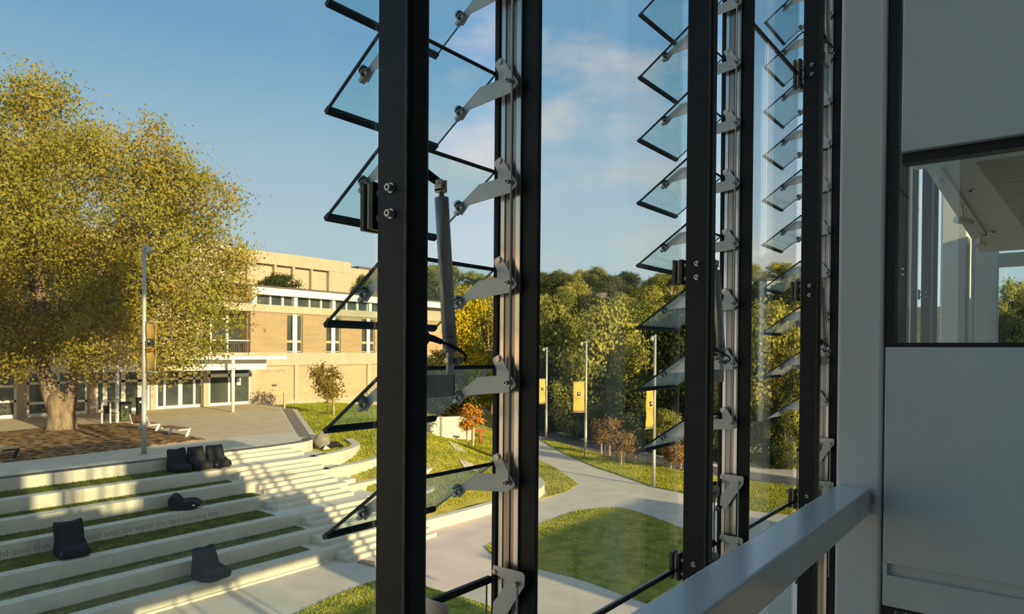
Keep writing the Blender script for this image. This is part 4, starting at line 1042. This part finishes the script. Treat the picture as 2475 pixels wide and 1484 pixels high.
# lower storey, right
part('concrete_beam', MB().box(XL - 0.2, XRt, YB - 0.15, YB + 0.5, 6.12, 7.17), MT['hall_panel'], th)
part('lower_brick_wall', MB().box(XL, XRt, YB, YB + 0.4, 3.2, 6.15), MT['pale_brick'], th)
part('wall_base', MB().box(XL, XRt, YB - 0.12, YB + 0.4, 0, 3.3), MT['hall_panel'], th)
for a, b_ in ((710, 719.5), (802, 811), (885.5, 894.5), (960, 968)):
    part('pilaster', MB().box(xat(a), xat(b_), YB - 0.18, YB + 0.1, 0, 6.15), MT['hall_panel'], th)
part('end_pier', MB().box(XL - 0.1, XL + 0.45, YB - 0.1, YB + 0.4, 2.9, 6.15), MT['hall_panel'], th)
(xa, z1_), (xb, z0_) = XZ(632, 889.5), XZ(693, 903.5)
sg = part('sign_board', MB().box(xa, xb, YB - 0.05, YB, z0_, z1_), MT['hall_panel'], th)
text_mesh('sign_lettering', 'NORTH THEATRE', 0.36, 0.012, xb - xa - 0.25, MT['sign_letter'], sg, (xa + 0.12, YB - 0.06, (z0_ + z1_) / 2 - 0.12))
x, z = XZ(662, 931); part('wall_lamp', MB().box(x - 0.18, x + 0.18, YB - 0.12, YB, z - 0.07, z + 0.07), MT['roof'], th)
x, z = XZ(777, 885); part('wall_lamp', MB().box(x - 0.1, x + 0.1, YB - 0.25, YB - 0.1, z - 0.3, z + 0.3), MT['roof'], th)
# upper wall behind the big tree
mb = MB().box(4, xat(500), YB + 0.6, YB + 1.2, 6.0, 14.6).box(4, xat(500), YB + 0.4, YB + 0.7, 6.6, 7.3).box(4, xat(500), YB + 0.4, YB + 0.7, 10.4, 11.0)
part('tree_side_wall', mb, MT['hall_concrete'], th)
# canopy over the entrance
CYF = 43.2
zc = PY(600, 861, CYF)[2]
part('canopy', MB().box(xat(-80, CYF), xat(693, CYF), CYF, YB, zc - 0.22, zc), MT['white'], th)
z2 = PY(600, 868, CYF + 1.5)[2]; z3 = PY(600, 893, CYF + 1.5)[2]
part('canopy_fascia', MB().box(xat(-80, CYF + 1.5), xat(640, CYF + 1.5), CYF + 1.3, CYF + 1.7, z3, z2), MT['white'], th)
for a, b_ in ((563, 996), (283, 1019)):
    p = PZ(a, b_, 3.15); part('canopy_post', MB().tube([(p[0], p[1], 3.15), (p[0], p[1], zc - 0.2)], 0.11, 14), MT['white'], th)
# entrance glazing, bay by bay
bays = [(-70, 38, [-20, 37], [972, 935]), (64, 210, [66, 140, 208], [972, 925]), (231, 361, [233, 253, 297, 337, 358], [921]), (376, 489, [378, 397, 435, 469, 487], [915]), (503, 605, [505, 553, 603], [907])]
zf = 3.17; zg = 5.95
for bi, (a, b_, posts, rails) in enumerate(bays):
    xa, xb = xat(a), xat(b_)
    w = part('entrance_window', MB().box(xa, xb, YB - 0.06, YB + 0.06, zf, zf + 0.20).box(xa, xb, YB - 0.06, YB + 0.06, zg - 0.12, zg), MT['white'], th)
    part('pane', MB().box(xa, xb, YB + 0.0, YB + 0.03, zf, zg), MT['win_dark'], w)
    for px in posts:
        x = xat(px); hw = 0.14 if px in (435, 297, 337, 253) else 0.075
        part('frame_post', MB().box(x - hw, x + hw, YB - 0.07, YB + 0.07, zf, zg), MT['white'], w)
    for py in rails:
        z = PY((a + b_) / 2, py, YB)[2]; hh = 0.13 if bi == 4 else 0.075
        part('frame_rail', MB().box(xa, xb, YB - 0.07, YB + 0.07, z - hh, z + hh), MT['white'], w)
for a, b_ in ((39, 63), (211, 230), (362, 375), (490, 502)):
    part('entrance_pier', MB().box(xat(a), xat(b_), YB - 0.15, YB + 0.3, 3.15, 6.2), MT['hall_concrete'], th)
part('entrance_lintel', MB().box(xat(-80), XL, YB - 0.02, YB + 0.5, zg, 6.7), MT['hall_panel'], th)
x, z = XZ(577, 922); part('door_poster', MB().box(x - 0.16, x + 0.16, YB - 0.02, YB - 0.005, z - 0.28, z + 0.28), MT['white'], th)

# concrete hall behind
YH = 60.0
hl = thing('concrete_hall', 'tall pale concrete hall behind the theatre with recessed wall panels', 'building', (40, YH, 0))
x1 = xat(847, YH)
part('hall_block', MB().box(6, x1, YH + 0.5, YH + 18, 0, 16.8), MT['hall_panel'], hl)
part('parapet', MB().box(6, x1 + 0.02, YH, YH + 0.6, 15.75, 16.95), MT['hall_concrete'], hl)
for a, b_ in ((470, 484), (527, 540), (598, 618), (663.5, 669), (708, 713), (752.5, 756.5), (795, 847)):
    part('wall_rib', MB().box(xat(a, YH), xat(b_, YH) + (0.02 if b_ == 847 else 0), YH + 0.05, YH + 0.6, 8, 15.8), MT['hall_concrete'], hl)
xa = xat(500, YH + 2); xb = xat(526, YH + 2); part('stair_tower', MB().box(xa, xb, YH + 2, YH + 5, 16, PY(513, 578, YH + 2)[2]), MT['hall_concrete'], hl)
x, z = XZ(757, 620, YH); part('roof_vent', MB().box(x - 0.4, x + 0.4, YH + 1, YH + 2, 16.8, z), MT['hall_concrete'], hl)
an = thing('rear_annex', 'lower tan block at the right end of the concrete hall', 'building', (48, 62, 0))
part('annex_block', MB().box(x1, xat(890, 62), 62, 72, 0, PY(870, 650, 62)[2]), MT['hall_concrete'], an)
part('roof_box', MB().box(xat(866, 70), xat(930, 70), 70, 76, 10, PY(880, 645, 70)[2]), MT['roof'], an)
fb = thing('hill_house', 'white flat-roofed building among the trees on the hill', 'building', PD(1912, 705, 150))
q = Matrix.Rotation(R(25 - 90), 3, 'Z')
part('wall', MB().box(-5, 9, 0, 6, -4, 2.6, rot=q), MT['white'], fb, local=True)
for k in range(5):
    part('window', MB().box(-4.2 + 2.4 * k, -2.6 + 2.4 * k, -0.06, 0.02, 0.2, 1.5, rot=q), MT['win_dark'], fb, local=True)
part('roof', MB().box(-5.3, 9.3, -0.4, 6, 2.6, 3.0, rot=q), MT['roof'], fb, local=True)
tw = thing('water_tower', 'dark funnel-topped tower on the wooded ridge', 'tower', PD(1449, 745, 150))
part('shaft', MB().tube([(0, 0, -4), (0, 0, 0.6)], [1.0, 0.7], 10), MT['roof'], tw, local=True)
part('funnel', MB().tube([(0, 0, 0.6), (0, 0, 3.3)], [0.7, 1.7], 14), MT['roof'], tw, local=True)

# =================================================================== trees
def curve_pts(a, b, sag, n=5, rng=None, wob=0.15):
    a, b = Vector(a), Vector(b); out = []
    L = (b - a).length
    for i in range(n + 1):
        t = i / n; p = a.lerp(b, t); p.z += sag * 4 * t * (1 - t)
        if rng and 0 < i < n: p += Vector((rng.uniform(-1, 1), rng.uniform(-1, 1), rng.uniform(-1, 1))) * wob * L * 0.25
        out.append(p)
    return out

def big_tree():
    rng = np.random.default_rng(11); rnd = random.Random(11)
    base = Vector(PD(149, 1044, 35.7)); base.z = 3.15
    t = thing('plane_tree', 'huge spreading tree with olive and gold autumn leaves on the plaza', 'tree', base)
    Y0 = 40.1
    def at(px, py, dy=0.0):
        p = PD(px, py, 35.7); 
        f = Vector((cf[0], cf[1], 0)).normalized() * dy
        return Vector(p) + f
    mb = MB()
    mb.tube([base + Vector((0, 0, -0.1)), base + Vector((0, 0, 0.25)), base + Vector((0, 0, 0.8)), base + Vector((-.02, 0, 1.35)), base + Vector((-0.06, 0, 1.75)), base + Vector((-0.02, 0, 2.05))], [0.80, 0.69, 0.63, 0.64, 0.56, 0.2], 18)
    stems = []
    def stem(pts, r):
        P = [at(*p) for p in pts]; Q = []
        for i in range(len(P) - 1):
            for k in range(4): Q.append(P[i].lerp(P[i + 1], k / 4))
        Q.append(P[-1]); rr = [r[0] + (r[1] - r[0]) * (i / (len(Q) - 1)) ** 0.8 for i in range(len(Q))]
        mb.tube(Q, rr, 12); stems.extend(zip(Q[3:], rr[3:]))
    stem([(141, 1000, 0), (122, 950, 0), (104, 890, 0), (92, 800, 0.3), (80, 690, 0.5), (92, 560, 0), (70, 420, 0.5), (85, 300, 0)], (0.50, 0.06))
    stem([(158, 1004, 0), (180, 950, -0.2), (189, 890, -0.3), (205, 810, -0.4), (215, 720, 0), (250, 600, 0.6), (290, 460, 1.2), (300, 360, 1)], (0.40, 0.05))
    stem([(190, 870, -.3), (240, 800, -1.2), (310, 745, -2.0), (400, 690, -2.5), (480, 660, -2.4)], (0.22, 0.05))
    stem([(95, 800, .3), (40, 700, 1.5), (-60, 620, 2), (-160, 560, 2)], (0.25, 0.05))
    stem([(100, 850, 0), (50, 780, -1.5), (-20, 700, -3), (-80, 640, -4)], (0.2, 0.05))
    stem([(215, 720, 0), (300, 620, 2.5), (400, 540, 3.5), (470, 480, 3)], (0.18, 0.04))
    lumps = [(75, 255, 2.2, 0), (160, 330, 2.6, 1.5), (20, 380, 3.0, -1), (240, 400, 2.6, -1.2), (330, 390, 2.3, 1), (420, 430, 2.3, 0.4), (480, 500, 2.1, -0.6), (110, 440, 3, -3), (300, 500, 2.8, 2.8),
             (0, 540, 3.2, 2.2), (-110, 420, 3.2, 0), (-120, 600, 3.4, -2), (180, 560, 3.0, -3.2), (390, 560, 2.6, -2.0), (500, 590, 1.7, 1), (90, 640, 3.2, 3), (250, 660, 2.6, 0.8), (360, 660, 2.4, 2.8), (30, 690, 2.7, -3.2), (440, 660, 1.9, -2),
             (530, 740, 1.35, -2.2), (545, 680, 1.2, -0.5), (330, 740, 1.9, -2.6), (150, 730, 2.2, 3.2), (-60, 740, 2.8, 1), (20, 800, 2.0, 2.6), (20, 860, 1.1, -2.4), (430, 780, 1.5, -3), (490, 830, 1.5, -3), (545, 815, 1.0, -2.4), (420, 860, 1.0, -2.8),
             (120, 800, 1.5, -1.8), (250, 780, 1.5, 2.5), (575, 630, 0.8, 0.2), (540, 460, 0.8, 0.6), (380, 305, 0.8, 0), (95, 195, 0.9, 0), (150, 215, 0.8, .5), (70, 880, 1.0, -2), (300, 870, 0.9, -2.5), (350, 840, 1.0, -3), (0, 230, 1.3, 1), (25, 850, 1.4, 0.5), (110, 845, 1.1, -2.6), (235, 835, 1.2, -2.0), (-10, 790, 1.9, -1), (300, 815, 1.2, -2.8), (400, 790, 1.3, 1.5), (470, 740, 1.3, 0.8), (350, 690, 1.6, -0.5), (520, 860, 0.8, -2.6), (455, 875, 0.8, -3), (590, 690, 0.7, 0), (560, 760, 0.9, -1)]
    C = []; W = []
    for (px, py, r, dy) in lumps:
        c = at(px, py, dy)
        k = max(7, int(26 * r * r * 0.42))
        near = min(stems, key=lambda s: (s[0] - c).length + abs(s[0].z - c.z) * 0.3)
        P = curve_pts(near[0], c, 0.3, 5, rnd); r0 = min(near[1] * 0.7, 0.05 + 0.02 * r)
        mb.tube(P, [r0 * (1 - 0.75 * i / 5) for i in range(6)], 6, cap=False)
        for _ in range(k):
            d = rng.normal(size=3); d /= np.linalg.norm(d); s_ = r * rng.uniform(0.25, 1.08) ** 0.7
            q = Vector((c.x + d[0] * s_, c.y + d[1] * s_, c.z + d[2] * s_ * 0.85))
            if rng.random() < 0.5: mb.tube(curve_pts(c, q, 0.1, 3, rnd), [0.028, 0.02, 0.014, 0.006], 4, cap=False)
            C.append((q, r, c))
    allc = []; outs = []
    for q, r, cc in C:
        n = int(rng.integers(40, 76)); sp = rng.uniform(0.32, 0.62)
        e = rng.normal(size=(n, 3)) * np.array([sp, sp, sp * 0.75])
        e[:, 2] -= np.abs(rng.normal(size=n)) * 0.25
        allc.append(np.array(q)[None] + e); outs.append(np.repeat((np.array(q - cc).reshape(1, 3) / r), n, 0) * 0.8 + e * 0.9)
    allc = np.concatenate(allc)
    o = org(t)
    V = leaves(allc - np.array(o)[None], 0.17, rng, droop=0.6, out=np.concatenate(outs), jit=0.6)
    quads_mesh('crown', V, 4, LF['plane'], t)
    mb.build('trunk', MT['bark'], t)
    print('big tree leaves', len(allc))
big_tree()

def crown_proto(seed, lumps, n, size, shell=0.6, droop=0.3, aspect=0.8):
    rng = np.random.default_rng(seed); P = []; O = []
    tot = sum(l[3] ** 2 for l in lumps)
    for (x, y, z, r) in lumps:
        k = int(n * r * r / tot)
        # clusters on the lump
        m = max(6, k // 26); cc = rng.normal(size=(m, 3)); cc /= np.linalg.norm(cc, axis=1)[:, None]
        cc *= (r * rng.uniform(shell, 1.0, m) ** 0.6)[:, None]
        e = rng.normal(size=(m, 26, 3)) * (0.17 * r + 0.12)
        pts = (cc[:, None, :] + e).reshape(-1, 3); O.append(pts / r); pts[:, 2] *= 0.85
        P.append(pts + np.array([x, y, z]))
    P = np.concatenate(P)
    return leaves(P, size, rng, droop=droop, out=np.concatenate(O), jit=0.40, aspect=aspect)

PROT = {}
def tree_proto(key, seed, lumps, n, size, stems, matname, bark='pale_bark', shell=0.6):
    V = crown_proto(seed, lumps, n, size, shell)
    mb = MB()
    for pts, rr in stems: mb.tube(pts, rr, 8, cap=False)
    cm = quads_mesh('crown', V, 4, LF[matname]); tm = mb.build('trunk', MT[bark])
    PROT[key] = (cm.data, tm.data)
    bpy.data.objects.remove(cm); bpy.data.objects.remove(tm)
def rlumps(seed, h0, h1, w, k, r0, r1):
    rng = random.Random(seed); L = []
    for i in range(k):
        z = h0 + (h1 - h0) * (i + 0.5) / k; e = math.sin(PI * (0.18 + 0.72 * (i + 0.5) / k)); a = rng.uniform(0, 2 * PI); q = rng.uniform(0.25, 1.0) * w * e
        L.append((q * math.cos(a), q * math.sin(a), z, rng.uniform(r0, r1) * (0.6 + 0.4 * e)))
    return L
# unit trees about 10 m tall, scaled on placing
tree_proto('gum1', 1, rlumps(1, 2.2, 8.9, 3.3, 22, 1.1, 1.9), 15000, 0.25, [([(0, 0, -1), (0.1, 0, 2.5), (-0.3, 0.2, 5), (0, 0, 8)], [0.24, 0.18, 0.12, 0.04]), ([(0.1, 0, 2.2), (1.2, 0.4, 4.5), (2.2, 0.6, 6.6)], [0.13, 0.08, 0.03]), ([(0, 0, 1.6), (-1.2, -0.5, 4), (-2, -0.8, 6)], [0.12, 0.08, 0.03])], 'gum')
tree_proto('gum2', 2, rlumps(2, 1.2, 9.0, 2.8, 24, 1.0, 1.7), 15000, 0.25, [([(0, 0, -1), (0, 0.1, 3), (0.4, 0, 6), (0.2, 0, 8.4)], [0.26, 0.2, 0.12, 0.04]), ([(0, 0, 2.2), (-1.4, 0.4, 5)], [0.12, 0.04])], 'gum')
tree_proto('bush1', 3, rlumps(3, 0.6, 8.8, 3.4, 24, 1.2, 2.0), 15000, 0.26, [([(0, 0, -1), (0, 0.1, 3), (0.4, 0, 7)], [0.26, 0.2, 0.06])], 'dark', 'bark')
tree_proto('umb', 4, [(0, 0, 9.2, 1.2), (1.6, 0.3, 8.7, 1.1), (-1.7, 0.5, 8.5, 1.1), (0.6, -1.4, 8.3, 1.0), (2.6, -0.8, 7.8, 0.8), (-2.6, -0.6, 7.6, 0.8), (0.2, 1.6, 7.9, 1.0), (1.2, 0, 6.6, 0.7)], 6500, 0.22,
           [([(0, 0, -1), (0.1, 0, 3), (0, 0.1, 6), (0, 0, 9)], [0.22, 0.17, 0.12, 0.04]), ([(0.1, 0, 4.6), (1.2, 0, 7), (1.8, 0.3, 8.5)], [0.1, 0.06, 0.03]), ([(0, 0, 5.2), (-1.3, 0.3, 7.2), (-1.9, 0.5, 8.4)], [0.1, 0.06, 0.03])], 'gum', shell=0.3)
tree_proto('yel', 5, rlumps(5, 1.0, 9.2, 2.6, 24, 0.9, 1.6), 14000, 0.23, [([(0, 0, -1), (0, 0.1, 3), (0.2, 0, 8)], [0.2, 0.15, 0.04])], 'yellow', 'bark')
tree_proto('gumy', 6, rlumps(6, 1.6, 9.1, 3.0, 26, 0.9, 1.6), 15000, 0.24, [([(0, 0, -1), (0.1, 0.1, 3), (-0.5, 0, 6), (-0.4, 0, 8)], [0.26, 0.2, 0.12, 0.05]), ([(0.1, 0, 2.4), (1.3, 0, 5), (1.9, 0.2, 7)], [0.14, 0.09, 0.03])], 'gum')
def plant(key, x, y, z, h, wf, lab, group=None, rz=0.0, name='tree'):
    t = thing(name, lab, 'tree', (x, y, z), group, rz)
    t.scale = (h / 10 * wf, h / 10 * wf, h / 10)
    for nm, me in zip(('crown', 'trunk'), PROT[key]):
        o = bpy.data.objects.new(nm, me); COL.objects.link(o); o.parent = t
    return t
rnd = random.Random(3)
def tree_px(key, px, ytop, ybase, wpx, depth, lab, group=None, name='gum_tree'):
    b = PD(px, ybase, depth); h = (ybase - ytop) / FPX * depth * 1.0
    w = wpx / FPX * depth
    nat = 7.6 if key not in ('umb',) else 6.4          # natural width of a 10 m unit tree
    plant(key, b[0], b[1], b[2], h, (w / nat) / (h / 10), lab, group, rnd.uniform(0, 6.28), name)
near = [
    ('yel', 1120, 690, 985, 230, 74, 'bright yellow-green tree seen between the nearest mullion and its jamb', 'yellow_tree'),
    ('gumy', 1190, 700, 1000, 150, 80, 'olive tree just left of the nearest jamb', 'gum_tree'),
    ('gum1', 1335, 715, 1035, 190, 68, 'gum with a pale forked trunk beside the farthest light pole', 'gum_tree'),
    ('gum2', 1452, 715, 1085, 255, 61, 'broad sunlit gum behind the middle light pole', 'gum_tree'),
    ('gumy', 1395, 840, 1070, 150, 58, 'gum low between the two farther light poles', 'gum_tree'),
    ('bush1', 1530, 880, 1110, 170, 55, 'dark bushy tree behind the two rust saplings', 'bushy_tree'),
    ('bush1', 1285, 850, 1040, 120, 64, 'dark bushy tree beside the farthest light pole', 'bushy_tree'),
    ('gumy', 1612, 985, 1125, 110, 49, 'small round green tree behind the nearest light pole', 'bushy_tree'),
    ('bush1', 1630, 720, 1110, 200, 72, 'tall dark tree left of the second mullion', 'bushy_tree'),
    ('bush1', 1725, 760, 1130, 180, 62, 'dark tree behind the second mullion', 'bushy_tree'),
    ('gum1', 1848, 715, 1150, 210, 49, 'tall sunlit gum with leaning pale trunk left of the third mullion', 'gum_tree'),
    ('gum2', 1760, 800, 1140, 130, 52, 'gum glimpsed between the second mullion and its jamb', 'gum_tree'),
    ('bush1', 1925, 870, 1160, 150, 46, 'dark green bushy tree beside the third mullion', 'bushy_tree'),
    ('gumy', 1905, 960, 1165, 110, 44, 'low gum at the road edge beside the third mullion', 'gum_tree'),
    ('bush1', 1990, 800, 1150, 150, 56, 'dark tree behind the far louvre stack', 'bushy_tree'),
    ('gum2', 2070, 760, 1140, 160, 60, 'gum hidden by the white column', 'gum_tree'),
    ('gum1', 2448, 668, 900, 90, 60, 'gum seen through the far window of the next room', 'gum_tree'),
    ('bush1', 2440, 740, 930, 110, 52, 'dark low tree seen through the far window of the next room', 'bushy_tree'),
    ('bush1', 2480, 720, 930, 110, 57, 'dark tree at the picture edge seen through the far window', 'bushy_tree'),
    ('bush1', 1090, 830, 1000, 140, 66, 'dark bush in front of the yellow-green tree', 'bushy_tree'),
]
for k, px, yt, yb, w, d, lab, nm in near:
    if 'hidden' in lab: continue
    tree_px(k, px, yt, yb, w, d, lab, 'trees beyond the road', nm)
for px, yt, w in ((665, 652, 120), (872, 655, 60), (628, 672, 60)):
    b = PD(px, 700, 66); h = (700 - yt) / FPX * 66 + 3
    plant('bush1', b[0], b[1], b[2] - 3, h, (w / FPX * 66 / 7.6) / (h / 10), {665: 'leafy treetop showing above the theatre roof', 872: 'treetop at the right end of the theatre roof', 628: 'small treetop left on the theatre roof line'}[px], 'treetops over the theatre roof', 0, 'bushy_tree')
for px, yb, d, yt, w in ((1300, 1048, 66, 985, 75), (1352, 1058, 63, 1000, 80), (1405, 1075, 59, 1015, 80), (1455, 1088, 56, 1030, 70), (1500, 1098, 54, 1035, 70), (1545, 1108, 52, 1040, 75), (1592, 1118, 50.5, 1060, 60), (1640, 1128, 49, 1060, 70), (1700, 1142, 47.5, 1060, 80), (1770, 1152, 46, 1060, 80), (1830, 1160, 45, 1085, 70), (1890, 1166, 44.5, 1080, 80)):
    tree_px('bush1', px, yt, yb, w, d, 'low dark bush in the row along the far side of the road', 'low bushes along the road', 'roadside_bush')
# wooded hill, row behind row
rows = [(92, 1010, 2020, 11, ('bush1', 'gum2', 'gum1', 'bush1'), 11.5, 1.0), (115, 1000, 2010, 13, ('gumy', 'bush1', 'gum2'), 11.0, 1.1), (145, 1000, 2000, 15, ('bush1', 'gum1', 'gumy'), 11.0, 1.2), (180, 1000, 1990, 17, ('gum1', 'umb', 'bush1'), 11.0, 1.25), (215, 1010, 1980, 18, ('umb', 'bush1', 'umb', 'gum2'), 10.5, 1.4), (235, 1010, 1990, 19, ('bush1', 'gum1'), 8, 1.7)]
for d, p0, p1, n, keys, hh, wf in rows:
    for i in range(n):
        px = p0 + (p1 - p0) * (i + rnd.uniform(0.2, 0.8)) / n; dd = d * rnd.uniform(0.95, 1.06)
        b = PD(px, 850, dd); z = hill(b[0], b[1])
        plant(keys[i % len(keys)], b[0], b[1], z, hh * rnd.uniform(0.8, 1.2), wf, 'one of the trees covering the hill beyond the road', 'trees on the wooded hill', rnd.uniform(0, 6.28), 'hill_tree')

# saplings
def sapling(px, py, d, h, wd, mt, lab, zb=None, seed=1, lean=0.0, n=500, size=0.10, stakes=()):
    b = PD(px, py, d)
    t = thing('sapling', lab, 'sapling', b, 'staked saplings')
    rng = random.Random(seed)
    L = [(rng.uniform(-wd, wd) * 0.35, rng.uniform(-wd, wd) * 0.35, h * rng.uniform(0.42, 0.92), wd * rng.uniform(0.18, 0.30)) for _ in range(12)]
    V = crown_proto(seed, L, n, size, 0.3)
    quads_mesh('crown', V, 4, LF[mt], t)
    mb = MB().tube([(0, 0, -0.05), (0.03, 0, h * 0.4), (-0.02, 0.02, h * 0.9)], [0.05, 0.035, 0.012], 7)
    for l in L[:6]: mb.tube([(0.01, 0, l[2] * 0.7), (l[0], l[1], l[2])], [0.02, 0.008], 5)
    mb.build('trunk', MT['bark'], t, local=True)
    for (sx, sy, hs, lb) in stakes:
        q = PD(sx, sy, d); s_ = thing('tree_stake', lb, 'stake', q, 'timber stakes')
        part('stake', MB().box(-0.05, 0.05, -0.05, 0.05, -0.1, hs), MT['pale_wood'], s_, local=True)
sapling(1462, 1100, 48.5, 2.55, 1.9, 'rust', 'rust-leaved staked sapling between the middle and nearest light poles', seed=21, n=1100, size=0.13, stakes=((1453, 1103, 1.1, 'pale stake left of the larger rust sapling'), (1473, 1107, 1.35, 'pale stake right of the larger rust sapling')))
sapling(1507, 1125, 44.5, 1.95, 1.5, 'rust', 'smaller rust-leaved sapling right of the larger one on the verge', seed=22, n=700, size=0.14, stakes=((1501, 1131, 1.25, 'pale stake beside the smaller rust sapling'),))
sapling(1628, 1138, 43.5, 1.7, 1.7, 'rust', 'tan-leaved staked sapling beside the second mullion', seed=23, n=800, size=0.14, stakes=((1621, 1140, 1.0, 'pale stake left of the sapling by the second mullion'), (1645, 1146, 1.0, 'pale stake right of the sapling by the second mullion')))
sapling(1140, 1068, 46.5, 2.5, 1.35, 'orange', 'bright orange sapling between the nearest mullion and its jamb', seed=24, n=700, size=0.14, stakes=((1129, 1062, 1.9, 'pale stake left of the bright orange sapling'), (1143, 1074, 1.3, 'pale stake right of the bright orange sapling')))
sapling(792, 1003, 47.5, 3.45, 2.6, 'sapling', 'thin sapling in front of the theatre wall', seed=25, n=520, size=0.15, stakes=((806, 1010, 1.5, 'pale stake right of the thin sapling by the theatre'), (687, 984, 1.0, 'pale short stake at the corner of the plaza')))
